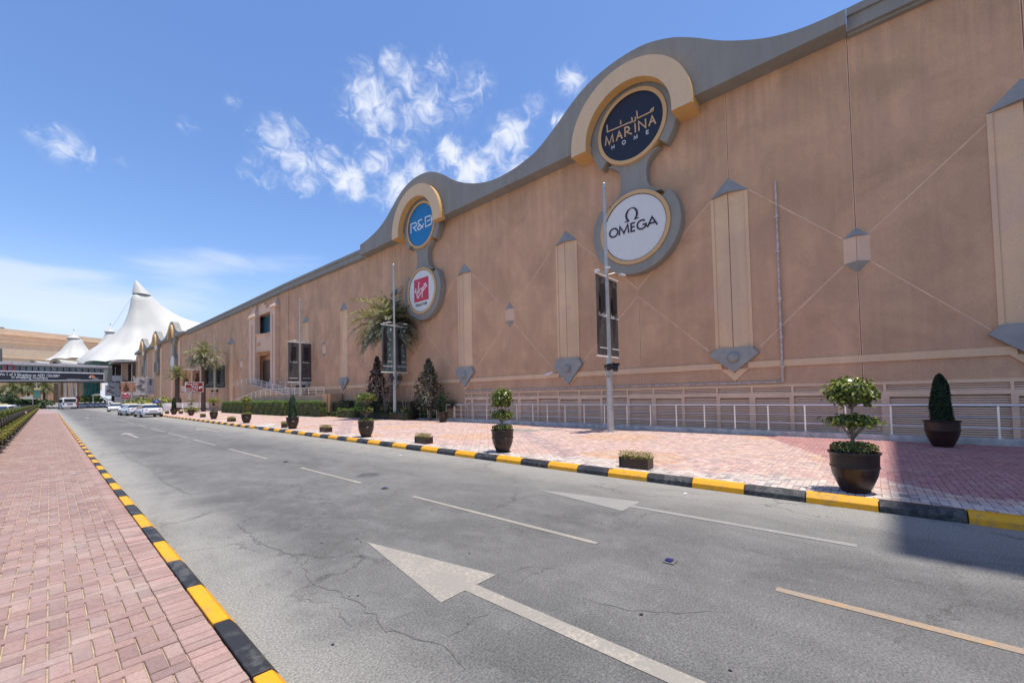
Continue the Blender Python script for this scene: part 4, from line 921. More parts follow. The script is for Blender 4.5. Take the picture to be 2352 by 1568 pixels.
def hedge(x0, x1, y0, y1, z0, z1, n, cols, seed, label, ls=.075, core='soil'):
    rs_ = np.random.RandomState(seed); t = empty('hedge', ((x0+x1)/2, (y0+y1)/2, z0), label=label, cat='hedge')
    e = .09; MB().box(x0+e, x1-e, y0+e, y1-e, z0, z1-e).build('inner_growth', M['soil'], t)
    Ax, Ay, Az = (y1-y0)*(z1-z0), (x1-x0)*(z1-z0), (x1-x0)*(y1-y0); tot = Ax+Ay+Az; P = []; N = []
    for A, k in ((Ax, 0), (Ay, 1), (Az, 2)):
        m_ = int(n*A/tot); a, b = rs_.rand(m_), rs_.rand(m_); dn = rs_.rand(m_)*.13
        if k == 0: p = np.c_[x0+dn, y0+a*(y1-y0), z0+b*(z1-z0)]; nn = [-1,0,.2]
        elif k == 1: p = np.c_[x0+a*(x1-x0), y0+dn, z0+b*(z1-z0)]; nn = [0,-1,.2]
        else: p = np.c_[x0+a*(x1-x0), y0+b*(y1-y0), z1-dn]; nn = [0,0,1]
        P.append(p); N.append(np.tile(nn, (m_, 1)))
    P = np.concatenate(P); N = np.concatenate(N).astype(float); bumpy = .05*np.sin(P[:, 1]*2.1)+.04*np.sin(P[:, 1]*5.3+P[:, 0]*3); P[:, 2] += bumpy*(P[:, 2]-z0)/(z1-z0); P[:, 0] += .05*np.sin(P[:, 1]*3.7+P[:, 2]*4)
    leaves(P, N, ls, cols, rs_, 'foliage', t, 'leaf', .6); return t
HG = [(.08,.17,.012),(.12,.24,.02),(.05,.11,.01),(.18,.30,.035),(.26,.34,.07),(.035,.08,.008)]
hedge(13.2, 14.3, 37.6, 57, .12, 1.38, 15000, HG, 1, 'long bright green clipped hedge below the entrance ramp')
hedge(13.75, 14.45, 32.0, 37.55, .12, 1.36, 3200, HG, 11, 'bright green clipped hedge piece right of the pole, below the ramp landing')
hedge(14.9, 15.9, 29.6, 32.4, .12, 1.3, 2600, DKG, 2, 'dark hedge block between the bright hedge and the flat-topped shrub', .08)
hedge(14.6, 15.2, 28.5, 34.5, .12, .5, 1800, [(.04,.08,.015),(.06,.12,.02)], 3, 'low strip of dark ground hedge left of the lime shrub', .07)
hedge(15.1, 15.9, 21.7, 29.5, .12, 1.22, 4600, DKG, 4, 'dark hedge behind the tall palm trunk', .08)
hedge(14.3, 15.0, 21.2, 27.0, .12, .62, 2600, DKG, 5, 'low dark hedge in front of the tall palm', .07)
hedge(14.2, 15.1, 27.4, 30.2, .12, .78, 1500, HG, 6, 'lime green clipped shrub behind the umbrella-crowned topiary', .07)
hedge(14.6, 15.1, 26.3, 28.2, .6, 1.22, 900, HG, 7, 'upper block of flat-topped shrub behind the umbrella-crowned topiary', .07)
hedge(15.7, 16.1, 20.3, 22.0, .12, .62, 700, HG, 8, 'small lime shrub inside the short steel rail', .07)
hedge(15.75, 16.2, 18.6, 21.6, .85, 1.25, 900, [(.12,.13,.05),(.08,.10,.04),(.2,.19,.09)], 9, 'flat-topped thin shrub behind the short steel rail', .07)
def bush(x, y, z0, z1, r, n, cols, seed, label, ls=.15, low=.25):
    rs_ = np.random.RandomState(seed); t = empty('conical_tree', (x, y, .12), label=label, cat='tree', group='dark conical trees by the wall')
    tk = MB(); rr = random.Random(seed)
    for k in range(3): tk.tube([(x+rr.uniform(-.15,.15), y+rr.uniform(-.2,.2), .12),(x+rr.uniform(-.1,.1), y+rr.uniform(-.15,.15), z0+.5),(x, y, z1-.5)], [.05,.035,.012], 6)
    for k in range(26):
        z = z0+(z1-z0)*rr.random()*.85; a = rr.uniform(0, 6.28); q = r*(1-(z-z0)/(z1-z0))*.9+.1; tk.tube([(x, y, z),(x+q*.4*math.cos(a), y+q*math.sin(a), z+.25)], [.015,.006], 4)
    tk.build('trunk', M['bark'], t)
    h = rs_.rand(n)**1.25; a = rs_.rand(n)*6.283; w_ = np.where(h < low, .55+.45*h/low, (1-h)/(1-low)*.93+.07)*r*(.45+.6*rs_.rand(n)**.5)*(1+.28*np.sin(a*3+h*13)+.2*np.sin(a*5-h*21))
    P = np.c_[x+w_*np.cos(a)*.6, y+w_*np.sin(a), z0+h*(z1-z0)]; keep = P[:, 0] < 16.2
    leaves(P[keep], np.c_[np.cos(a), np.sin(a), np.full(n, .3)][keep], ls, cols, rs_, 'crown', t, 'waxleaf', .7, .6); return t
bush(15.3, 26.1, 1.2, 4.45, 1.05, 1300, [(.05,.025,.02),(.075,.03,.022),(.03,.018,.015),(.17,.14,.13),(.04,.04,.025)], 3, 'dark maroon-leaved conical tree left of the tall palm', .17)
bush(15.3, 20.2, .75, 3.85, 1.2, 2100, [(.08,.09,.045),(.13,.13,.08),(.05,.055,.03),(.22,.21,.15),(.07,.045,.035)], 4, 'grey-green broad conical tree right of the tall palm', .15)
for k in range(9): pass
def sticks(x, y, n, seed, label):
    t = empty('bare_shrub', (x, y, .12), label=label, cat='shrub'); rr = random.Random(seed); m = MB()
    for k in range(n):
        a = rr.uniform(0, 6.28); m.tube([(x+rr.uniform(-.1,.1), y+rr.uniform(-.2,.2), .12),(x+.25*math.cos(a), y+.35*math.sin(a), 1.6),(x+.35*math.cos(a+.2), y+.6*math.sin(a+.2), 3.0+rr.uniform(-.5,.4))], [.022,.015,.004], 5)
    m.build('stems', M['bark'], t, kind='stuff')
    rs_ = np.random.RandomState(seed); P = np.c_[rs_.normal(x, .2, 160), rs_.normal(y, .3, 160), rs_.uniform(.2, .9, 160)]; leaves(P, np.zeros((160, 3)), .12, YEL, rs_, 'leaves', t)
sticks(14.9, 24.3, 7, 1, 'bare thin stems left of the tall palm trunk'); sticks(14.95, 22.1, 7, 2, 'bare thin stems right of the tall palm trunk')

# ------------------------------------------------------------------ palms
def palm(x, y, z0, h, tr, cr, nf, seed, label, cols, droop=1.0, wallclip=None, base_r=None, group='palm trees'):
    rr = random.Random(seed); rs_ = np.random.RandomState(seed); t = empty('palm_tree', (x, y, z0), label=label, cat='palm tree', group=group)
    tk = MB(); N_ = 26
    prof = []
    for k in range(N_):
        q = k/(N_-1); r_ = tr*(1.12-.25*q+.35*math.exp(-((q-1)*6)**2)); prof += [(r_*1.1, z0+h*q), (r_*.9, z0+h*q+h/N_*.8)]
    tk.lathe(prof, (x, y, 0), 12); tk.build('trunk', M['darkbark'], t)
    V = []; Q = []; C = []; st = MB()
    for k in range(nf):
        az = k*2.39996+rr.uniform(-.15,.15); q = k/nf; el = R_(82-q*112+rr.uniform(-8,8)); L = cr*(1.0-.18*q+rr.uniform(-.08,.08)) if q > .1 else cr*.8
        if wallclip is not None and math.cos(az) > 0: L *= (1-.28*math.cos(az))
        if wallclip is not None and math.sin(az) < 0: L *= (1-.5*abs(math.sin(az))) if math.cos(az) < -.12 else 1.0
        p = Vector((x, y, z0+h)); d = Vector((math.cos(az)*math.cos(el), math.sin(az)*math.cos(el), math.sin(el))); ns = 15; pts = [p.copy()]
        for i in range(ns):
            d.z -= (.085+.05*(i/ns))*droop*(1 if el > -.2 else .4); d.normalize(); p = p+d*L/ns; pts.append(p.copy())
        st.tube(pts[::3], [.028,.022,.016,.011,.008,.004][:len(pts[::3])], 4, False)
        for i in range(2, ns+1):
            dd = (pts[i]-pts[i-1]).normalized(); side = dd.cross(Vector((0,0,1))); side = side.normalized() if side.length > .05 else Vector((1,0,0)); upv = side.cross(dd)
            for sub in (0, .33, .66):
                b = pts[i-1].lerp(pts[i], sub); ll = .17*cr*(math.sin(min(1, (i+sub)/ns*1.02)*math.pi)*.75+.35)
                for s in (1, -1):
                    e = (side*s*.80+dd*.62+upv*rr.uniform(.05,.42)+Vector((0,0,rr.uniform(-.25,.05)))).normalized(); w_ = dd.cross(e).cross(e).normalized()*ll*.055
                    n0 = len(V); V += [b-w_*.6, b+e*ll*.5-w_, b+e*ll+Vector((0,0,-.07*ll)), b+e*ll*.5+w_]; Q.append((n0, n0+1, n0+2, n0+3)); c = cols[rr.randrange(len(cols))]; f_ = rr.uniform(.7,1.3); C.append([c[0]*f_, c[1]*f_, c[2]*f_])
    V = np.array([tuple(v) for v in V]); 
    if wallclip is not None: V[:, 0] = np.minimum(V[:, 0], wallclip)
    st.build('frond_stems', M['bark'], t); npmesh('fronds', V, np.array(Q), M['leaf'], t, np.array(C, dtype=np.float32)); return t
PC = [(.15,.155,.07),(.23,.22,.13),(.09,.10,.045),(.40,.36,.25),(.52,.48,.37),(.12,.12,.06),(.30,.27,.18)]
palm(15.4, 24.35, .12, 6.35, .2, 3.7, 60, 5, 'tall date palm behind the second banner pole', PC, 1.15, 16.1)
g = at(467, 930, Y=66); palm(g.x, 66, .12, 7.2, .24, 3.2, 40, 8, 'date palm behind the brown direction sign', PC, 1.1)
g = at(407, 916, Y=74); palm(g.x, 74, .12, 5.2, .28, 2.0, 30, 9, 'short stout palm between the taxis and the brown sign', [(.2,.2,.08),(.13,.15,.05),(.3,.28,.14)], .5)

# ------------------------------------------------------------------ banner poles
def banner_pole(x, y, ztop, zb0, zb1, style, label, w=.76, tw=.11, lamps=True, z0=.12, floods=True):
    t = empty('banner_pole', (x, y, z0), label=label, cat='banner pole', group='lamp poles with hanging banners')
    zm = z0+(ztop-z0)*.28
    MB().tube([(x,y,z0),(x,y,zm),(x,y,zb1),(x,y,ztop-.2)], [tw*1.15,tw*.95,tw*.66,tw*.48], 8).build('pole', M['galv'], t)
    MB().tube([(x,y,ztop-.2),(x,y,ztop-.05),(x,y,ztop)], [tw*.62,tw*.62,tw*.4], 10).build('finial', M['galv'], t)
    m = MB(); m.box(x-.2,x+.2,y-.2,y+.2,z0,z0+.02); m.build('base_plate', M['galv'], t)
    for z in (zb0-.06, zb1+.06):
        for s in (1, -1): MB().tube([(x+s*.06,y,z),(x+s*(w+.13),y,z)], .028, 8).build('banner_arm', M['whitem'], t)
    for s in (1, -1):
        bm = MB(); n = 10; vs = []; fs = []; xa, xb = x+s*.11, x+s*(w+.06)
        for j in range(n+1):
            for i in range(7):
                q = i/6; zz = zb0+(zb1-zb0)*j/n; xx = xa+(xb-xa)*q; vs.append((xx, y-.0+.035*math.sin(q*11+j*.35+s)*math.sin(math.pi*q), zz))
        for j in range(n):
            for i in range(6): a = j*7+i; fs.append((a, a+1, a+8, a+7) if s > 0 else (a+1, a, a+7, a+8))
        bm.add(vs, fs); mt = {'black': M['banner'], 'green': M['banner_green'], 'tan': M['skin'], 'white': M['poster']}[style]
        b = bm.build('banner', mt, t); so_ = b.modifiers.new('thick', 'SOLIDIFY'); so_.thickness = .012
        xc = (xa+xb)/2; H_ = zb1-zb0; Y0 = y-.06
        if style == 'black':
            if s < 0: text_obj('lettering', 'PureGold', .19, (xc, Y0, zb0+H_*.48), (1,0,0), (0,0,1), M['text'], b, .002, .85)
            else:
                a_ = MB(); f_ = lambda u, v, d: (xc+u, Y0-d, zb0+H_*.5+v)
                for k, S_ in enumerate([[(.3,0),(.26,-.03),(.1,-.03),(.08,.04)],[(.05,-.03),(-.02,-.03),(-.05,.03),(-.09,-.04)],[(-.12,.06),(-.12,-.04),(-.2,-.04)],[(-.22,.05),(-.24,-.04),(-.31,-.04),(-.31,.08)]]): ribbon(a_, S_, .03, f_, 0, .003+k*.0005)
                a_.build('arabic_lettering', M['text'], b)
            MB().box(xc-w*.38, xc+w*.38, Y0-.003, Y0, zb0+H_*.08, zb0+H_*.092).build('print_line', M['text'], b)
            m = MB(); m.box(xc-w*.2, xc+w*.22, Y0+.001, Y0+.004, zb0+H_*.56, zb0+H_*.9); m.build('dark_print', M['black'], b)
        elif style == 'green':
            P_ = [(-.34,.28),(-.36,.9),(-.22,.97),(-.12,.93),(-.1,.8),(.08,.66),(.05,.62),(-.06,.68),(-.08,.5),(-.02,.2),(-.1,.18),(-.2,.14),(-.26,.2)]
            m = MB(); m.add([(xc+u*w, Y0+.002, zb0+v*H_) for u, v in P_], [tuple(range(len(P_)))]); m.build('figure_print', M['black'], b)
            for k, (u, v, ss, rz_) in enumerate(((.2,.7,.1,.6),(.16,.36,.09,0),(.22,.9,.07,0),(.1,.6,.08,.4),(.12,.48,.07,0))):
                MB().obox((xc+u*w, Y0-.001, zb0+v*H_), ss, .003, ss, 0, rz_).build('print_patch', M['poster'], b)
            m = MB(); m.add([(xc+.26*w+.05*math.cos(k*.785), Y0-.003, zb0+.93*H_+.05*math.sin(k*.785)) for k in range(8)], [tuple(range(8))]); m.build('round_print', M['text'], b)
            text_obj('lettering', 'MONTBLANC', .12, (xc, Y0-.004, zb0+.10*H_), (1,0,0), (0,0,1), M['text'], b, .002, .95)
            for v in (.2, .225): MB().box(xc-w*.05, xc+w*.36, Y0-.004, Y0-.001, zb0+v*H_, zb0+(v+.012)*H_).build('print_line', M['poster'], b)
        elif style == 'tan':
            m = MB(); P_ = [(-.2,.35),(-.25,.6),(-.1,.66),(-.12,.85),(.1,.9),(.14,.68),(.3,.55),(.25,.35)]
            m.add([(xc+u*w, Y0+.002, zb0+v*H_) for u, v in P_], [tuple(range(len(P_)))]); m.build('figure_print', M['door'], b)
            MB().box(xc-w*.45, xc+w*.45, Y0-.003, Y0, zb0+.05*H_, zb0+.3*H_).build('print_patch', M['poster'], b)
        else:
            if s > 0: m = MB(); P_ = [(-.1,.55),(-.12,.9),(.05,.95),(.14,.85),(.12,.55)]; m.add([(xc+u*w, Y0+.002, zb0+v*H_) for u, v in P_], [tuple(range(5))]); m.build('figure_print', M['iron'], b); 
            else:
                for u, v, a_ in ((.2,.8,.5),(-.1,.5,-.5),(.2,.3,.4)): MB().obox((xc+u*w, Y0-.001, zb0+v*H_), w*.6, .003, H_*.14, 0, a_).build('print_patch', M['iron'], b)
            for v in (.45,.36,.3,.24,.18,.12): 
                if s > 0: MB().box(xc-.03, xc+.05, Y0-.004, Y0-.001, zb0+v*H_, zb0+(v+.025)*H_).build('letter', M['iron'], b)
    if lamps:
        for s, dy in ((1,-.3),(-1,-.35),(-1,.05)):
            a_ = MB(); a_.tube([(x,y,zb1+.12),(x+s*.25,y+dy*.7,zb1+.22),(x+s*.5,y+dy,zb1+.2)], .016, 6); l_ = a_.build('lamp_arm', M['galv'], t)
            MB().obox((x+s*.62, y+dy*1.1, zb1+.19), .22, .16, .06, s*-.4, s*.15).build('lamp_head', M['whitem'], l_)
    if floods:
        MB().box(x-.42, x+.42, y-.09, y-.05, zb0-.82, zb0-.76).build('flood_bracket', M['galv'], t)
        for s in (1, -1):
            l_ = MB().obox((x+s*.27, y-.12, zb0-.47), .24, .2, .2, s*.5, .25*s).build('flood_lamp', M['blackm'], t, bevel=.02)
            MB().obox((x+s*.27, y-.14, zb0-.34), .3, .28, .02, s*.5, .25*s).build('hood', M['blackm'], l_)
            m = MB(); m.bar((x+s*.27-.13,y-.07,zb0-.78),(x+s*.27-.13,y-.1,zb0-.47),.015); m.bar((x+s*.27+.13,y-.07,zb0-.78),(x+s*.27+.13,y-.1,zb0-.47),.015); m.build('yoke', M['galv'], l_, kind='stuff')
banner_pole(13.87, 7.29, 9.58, 2.98, 5.9, 'black', 'nearest banner pole, dark cloth banners seen edge-on in front of the louvres')
banner_pole(14.66, 22.9, 10.2, 3.2, 6.1, 'green', 'banner pole with green-grey printed banners in front of the tall palm', .84)
def pole_at(px, yt, yb1, yb0, X, style, label, **k):
    a = at(px, yt, X=X); return banner_pole(X, a.y, a.z, at(px, yb0, X=X).z, at(px, yb1, X=X).z, style, label, **k)
pole_at(688.5, 687, 788, 876, 15.2, 'black', 'banner pole with black banners rising out of the bright hedge', w=.95)
pole_at(493, 771, 838, 890, 15.0, 'green', 'banner pole with green-grey banners between the date palm and the entrance', w=1.15)
pole_at(440.5, 790, 850, 902, 15.2, 'tan', 'banner pole with tan poster banners behind the date palm', w=1.3, floods=False)
pole_at(334.2, 829, 868, 905, 14.6, 'white', 'banner pole with white banners on the far mall wall', w=1.6)
pole_at(303, 836, 878, 909, 13.6, 'tan', 'banner pole with orange poster banners above the red warning sign', w=1.9, floods=False)
pole_at(265, 843, 884, 908, 12.4, 'white', 'banner pole with white banners at the end of the footbridge', w=2.0, floods=False)

# ------------------------------------------------------------------ brown direction sign
X0 = 10.9; a = at(425, 877, Y=60); b = at(467, 900, Y=60); t = empty('direction_sign', (b.x-1, 60, .12), label='brown road sign with Arabic and English words and a white arrow', cat='sign')
x0, x1, z1, z0 = a.x, b.x, a.z, b.z; Wd = x1-x0; Hd = z1-z0
MB().box(x0, x1, 60, 60.06, z0, z1).build('border', M['text'], t); MB().box(x0+.05, x1-.05, 59.985, 60.0, z0+.05, z1-.05).build('panel', M['brownsign'], t)
for q in (.18, .78): MB().tube([(x0+Wd*q,60.1,.1),(x0+Wd*q,60.1,z1-.1)], .045, 8).build('post', M['galv'], t)
text_obj('lettering', 'Sahara Mall', Hd*.235, (x0+Wd*.05, 59.98, z0+Hd*.27), (1,0,0), (0,0,1), M['text'], t, .003, .9, 'LEFT')
text_obj('lettering', 'Entrance 2', Hd*.235, (x0+Wd*.05, 59.98, z0+Hd*.08), (1,0,0), (0,0,1), M['text'], t, .003, .9, 'LEFT')
text_obj('lettering', '2', Hd*.22, (x0+Wd*.33, 59.98, z0+Hd*.5), (1,0,0), (0,0,1), M['text'], t, .003, .9, 'LEFT')
m = MB(); f_ = lambda u, v, d: (x0+Wd*u, 59.985-d, z0+Hd*v); sw = .055
for k, S_ in enumerate([[(.70,.83),(.70,.78),(.60,.77),(.60,.83),(.56,.78),(.50,.77)],[(.48,.88),(.47,.77),(.41,.77)],[(.38,.83),(.33,.78),(.30,.72),(.36,.72)],[(.22,.82),(.25,.79),(.21,.76),(.18,.72)],[(.17,.78),(.11,.78)],[(.09,.9),(.08,.77),(.04,.77),(.04,.81)],
        [(.72,.60),(.66,.53),(.60,.53)],[(.58,.60),(.55,.53),(.52,.60)],[(.50,.53),(.44,.53)],[(.43,.64),(.42,.53),(.39,.50)]]):
    ribbon(m, [(u*Wd, v*Hd) for u, v in S_], sw, lambda u, v, d: (x0+u, 59.985-d, z0+v), 0, .003+k*.0006)
m.build('arabic_lettering', M['text'], t)
m = MB(); ribbon(m, [(.79*Wd,.32*Hd),(.79*Wd,.5*Hd),(.88*Wd,.5*Hd)], .09, lambda u, v, d: (x0+u, 59.985-d, z0+v), 0, .004); m.add([(x0+Wd*.86, 59.98, z0+Hd*.38),(x0+Wd*.95, 59.98, z0+Hd*.5),(x0+Wd*.86, 59.98, z0+Hd*.62)], [(0,1,2)]); m.build('arrow', M['text'], t, kind='stuff')

# ------------------------------------------------------------------ side entrance in the mall wall
MB().box(16.9, 17.1, 44.9, 57.3, 0, zc(50)+.2).build('entrance_back_wall', M['wall'], mall)
MB().box(16.25, 16.42, 44.9, 47.5, 0, zc(46)+.2).build('wall_panel', M['wall'], mall); MB().box(16.25, 16.42, 55.9, 57.3, 0, zc(56)+.2).build('wall_panel', M['wall'], mall)
def tower(px0, px1, pxr, ytop, label=None):
    XF = 15.8; ya = at(px0, 780, X=XF).y; yb = at(px1, 780, X=XF).y; zt = at(px0+4, ytop, X=XF).z
    m = MB(); w_ = ya-yb; g = w_*.2
    m.box(XF, 16.32, yb+w_*.58, ya, 0, zt); m.box(XF, 16.32, yb, yb+w_*.40, 0, zt); m.box(XF+.16, 16.32, yb+w_*.40, yb+w_*.58, 0, zt); m.box(XF+.001, XF+.16, yb+w_*.40, yb+w_*.58, zt-.8, zt-.001)
    p = m.build('entrance_pier', M['pink_cream'], mall, kind='stuff')
    c = MB(); yc = (ya+yb)/2; c.box(XF-.12, 16.34, yb-.14, ya+.14, zt, zt+.16); c.add([(XF-.1,yb-.12,zt+.16),(16.3,yb-.12,zt+.16),(16.3,ya+.12,zt+.16),(XF-.1,ya+.12,zt+.16),(16.25,yc,zt+.16+w_*.75),(16.3,yc,zt+.16+w_*.75)], [(0,1,5,4),(3,4,5,2),(0,4,3),(0,3,2,1)]); c.build('cap', M['pink_cream'], p)
    return ya, yb, zt
yaL, ybL, zt = tower(571.5, 585.5, 605, 733); yaR, ybR, zt2 = tower(620.5, 631.5, 700, 707)
# wall infill between the piers around window, balcony and door
zw1, zw0 = at(615, 718, X=16.3).z, at(615, 763, X=16.3).z; wy1, wy0 = at(590, 740, X=16.3).y, yaR
zd1 = at(612, 825, X=16.3).z; zfl = 3.35; dy1 = at(594, 850, X=16.3).y
def infill(y0, y1, z0, z1): MB().box(16.3, 16.9, y0, y1, z0, z1).build('wall_panel', M['wall'], mall)
infill(47.4, 57.4, zw1, zc(52)+.2); infill(wy1, 57.4, 0, zw1); infill(ybR-1.2, ybR+.2, 0, zw1); infill(ybR+.2, wy1, zd1+.55, zw0); infill(dy1, wy1, zfl-3.3, zd1+.55); infill(ybR+.2, dy1, 0, zfl)
MB().box(16.82, 16.86, ybR, wy1, zw0, zw1).build('window_pane', M['glass'], mall)
for q in (0, .42, 1): MB().box(16.74, 16.84, ybR+(wy1-ybR)*q-.06, ybR+(wy1-ybR)*q+.06, zw0, zw1).build('window_bar', M['blackm'], mall)
MB().prismX([(wy1+.45,zw1),(wy1+.0,zw1+.05),(wy1-.5,zw1+.55),(wy1-1.0,zw1+.55),(wy1-1.0,zw1+.95),(wy1-1.6,zw1+.95),(wy1-1.6,zw1+1.25),(wy1-2.9,zw1+1.25),(wy1-2.9,zw1+.95),(wy1-3.5,zw1+.95),(wy1-3.5,zw1+.5),(wy0,zw1+.5),(wy0,zw1)], 16.18, 16.299).build('stepped_gable', M['pink_cream'], mall)
m = MB(); bz0, bz1 = at(612, 806, X=16).z, at(612, 768, X=16).z; yl, yr = ybL-.15, yaR+.1; n = 16
for z0_, z1_, ex in ((bz0, bz1-.12, 0), (bz1-.12, bz1, .12), (bz0-.1, bz0, .1)):
    P = [(16.3-(.95+ex)*math.sin(math.pi*k/n)**.8-ex*.4, yl+(yr-yl)*k/n) for k in range(n+1)]; m.prismZ([(16.31, yl)]+P+[(16.31, yr)], z0_, z1_)
m.build('balcony', M['pink_cream'], mall, kind='stuff')
P = [(16.3-1.02*math.sin(math.pi*k/n)**.8, yl+(yr-yl)*k/n) for k in range(3, 11)]; m = MB(); m.add([(x, y, z) for x, y in P for z in (bz0+.62, bz0+.92)], [(2*k, 2*k+1, 2*k+3, 2*k+2) for k in range(7)]); m.build('balcony_slot', M['wall'], mall)
MB().box(16.78, 16.9, ybR+.2, dy1, zfl, zd1).build('door', M['darkint'], mall)
for q0, q1, mt in ((.02,.45,'door'),(.5,.62,'glass'),(.66,.98,'glass')): MB().box(16.70, 16.775, ybR+.25+(dy1-ybR-.3)*(1-q1), ybR+.25+(dy1-ybR-.3)*(1-q0), zfl+.05, zd1-.08).build('door_leaf', M[mt], mall)
# ramps, landing and their rails
t = empty('entrance_ramp', (15.4, 45, .12), label='sand-coloured entrance ramp and landing behind the bright hedge', cat='ramp')
def rx(px, py, X): return at(px, py, X=X)
XA, XB = 14.65, 15.35
def pxz(px, py, X): v = at(px, py, X=X); return (v.y, v.z)
m = MB(); m.prismX([pxz(546,884,XB), pxz(578,880.5,XB), (pxz(578,880.5,XB)[0], .12), (pxz(546,884,XB)[0], .12)], XB, 16.25); m.build('upper_landing', M['sand'], t)
P0, P1 = pxz(578,881,XB), pxz(688,912.5,XB); m = MB(); m.prismX([P0, P1, (P1[0], .12), (P0[0], .12)], XB, 16.2); m.build('upper_ramp', M['sand'], t)
m = MB(); m.prismX([(P0[0], P0[1]), (P1[0], P1[1]), (P1[0], P1[1]-.1), (P0[0], P0[1]-.1)], XB-.03, XB-.002); m.build('ramp_edge', M['poster'], t)
Q0, Q1, Q2, Q3 = pxz(741,907.5,XA), pxz(612,908.5,XA), pxz(578,916,XA), pxz(540,931,XA)
m = MB(); m.prismX([Q0, Q1, (Q1[0], .12), (Q0[0], .12)], XA, XB-.01); m.build('lower_landing', M['sand'], t)
m = MB(); m.prismX([Q1, Q2, Q3, (Q3[0], .12), (Q1[0], .12)], XA, XB-.01); m.build('lower_ramp', M['sand'], t)
e0, e1 = pxz(770,904,15.6), pxz(744,904,15.6); MB().box(15.0, 16.2, e0[0], e1[0], .12, e0[1]).build('service_box', M['wall'], t)
def railrun(pts, X, h, n, label, bars=3):
    t = empty('ramp_rail', (X, pts[0][0], pts[0][1]), label=label, cat='railing', group='steel rails of the entrance ramp')
    for b in range(bars):
        hh = h*(1-b*.33); MB().tube([(X, y, z+hh) for y, z in pts], .03 if b == 0 else .02, 6).build('top_rail' if b == 0 else 'mid_rail', M['steel'], t)
    L = [0]
    for a_, b_ in zip(pts, pts[1:]): L.append(L[-1]+math.hypot(b_[0]-a_[0], b_[1]-a_[1]))
    for k in range(n+1):
        s_ = L[-1]*k/n; i = max(i for i in range(len(L)-1) if L[i] <= s_+1e-6); q = (s_-L[i])/(L[i+1]-L[i]); y = pts[i][0]+(pts[i+1][0]-pts[i][0])*q; z = pts[i][1]+(pts[i+1][1]-pts[i][1])*q
        MB().tube([(X,y,z),(X,y,z+h)], .022, 6).build('post', M['steel'], t)
railrun([pxz(536,887,XB), pxz(553,883.5,XB), pxz(578,880.5,XB), pxz(688,912,XB)], XB-.02, .62, 12, 'steel rail along the upper entrance ramp, top at the landing')
railrun([pxz(745,907.5,XA), pxz(612,908.5,XA), pxz(578,916,XA), pxz(540,931,XA)], XA-.02, .66, 16, 'steel rail along the lower entrance ramp just above the hedge')
railrun([pxz(619,885,16.0), pxz(700,897,16.0)], 16.0, .6, 6, 'steel rail on the wall side of the entrance ramp', 2)
# far pilasters and posters beyond the entrance
for x, yt, yb, ys in ((534,777,790,908),(496.5,797,806,912),(464,809,817,915),(438,821,828,916)):
    a = at(x, yt, X=WX); zb_ = at(x, yb, X=WX).z; h = .75
    p = MB(); p.box(16.14, WX, a.y-h, a.y+h, 0, zb_); p = p.build('pilaster', M['cream'], mall)
    c = MB(); c.add([(WX, a.y+h*1.4, zb_), (WX, a.y-h*1.4, zb_), (15.6, a.y, zb_), (WX+.01, a.y, a.z)], [(0,2,3),(2,1,3),(0,1,2)]); c.build('cap', M['bluegrey'], p)
for px, wd in ((372,1.0),(355,1.2),(340,.8),(321,1.0),(414,.8),(398,.8)):
    a = at(px, 850, X=WX); MB().box(16.1, WX, a.y-wd, a.y+wd, 0, zc(a.y)-.6).build('pilaster', M['cream'], mall)
# unseen canopy, tower and columns added off frame to shade pavement and road
MB().prismZ([(7.16,-22),(17.8,-22),(17.8,-5.22),(7.16,-4.90)], 27.95, 28.25).build('shade_caster_roof', M['sand'], mall)
MB().box(16.42, 30, -30, -5.3, 12.4, 27.95).build('shade_caster_block', M['wall'], mall)
for y in (-12.5, -20): MB().box(7.6, 8.6, y, y+1.0, 0, 27.95).build('shade_caster_column', M['sand'], mall)

# ------------------------------------------------------------------ far end: bridge, tents, buildings
def z1(a, b): return (a/2.24/1.714286, (1000+b/2.24)/1.714286)      # coordinates read off an enlargement of the far left
BY = 165.0
def bp(a, b, Y=BY): x, y = z1(a, b); return at(x, y, Y=Y)
t = empty('footbridge', (0, BY, 0), label='enclosed grey footbridge with a row of windows crossing over the road', cat='bridge')
def slabY(name, mat, pts, Y0, Y1, parent, **k):
    m = MB(); P = [bp(*p, Y=Y0) for p in pts]; n = len(P); m.add([(p.x, Y0, p.z) for p in P]+[(p.x, Y1, p.z) for p in P], [tuple(range(n)), tuple(reversed(range(n, 2*n)))]+[(i, i+n, (i+1)%n+n, (i+1)%n) for i in range(n)])
    return m.build(name, mat, parent, **k)
slabY('roof_beam', M['poster'], [(-700,917),(-700,945),(990,1005),(990,985)], BY-.5, BY+4.5, t)
slabY('upper_wall', M['grey'], [(-700,930),(-700,955),(990,1016),(990,990)], BY-.25, BY+4.2, t)
slabY('lower_wall', M['grey'], [(-700,1008),(-700,1118),(990,1128),(990,1046)], BY-.25, BY+4.2, t)
slabY('window_backing', M['darkint'], [(-700,950),(-700,1012),(990,1050),(990,1012)], BY+.4, BY+3.8, t)
for k in range(26):
    a0 = -430+k*55; slabY('window', M['bridgeglass'], [(a0+5, 966+(a0+430)*.034),(a0+5, 1014+(a0+430)*.024),(a0+50, 1015+(a0+430)*.024),(a0+50, 967+(a0+430)*.034)], BY+.1, BY+.18, t)
slabY('end_wall', M['grey'], [(915,1005),(915,1130),(990,1130),(990,1008)], BY-.4, BY+4, t)
slabY('underside', M['darkint'], [(-700,1112),(-700,1124),(960,1132),(960,1118)], BY-.2, BY+4.3, t)
m = MB()
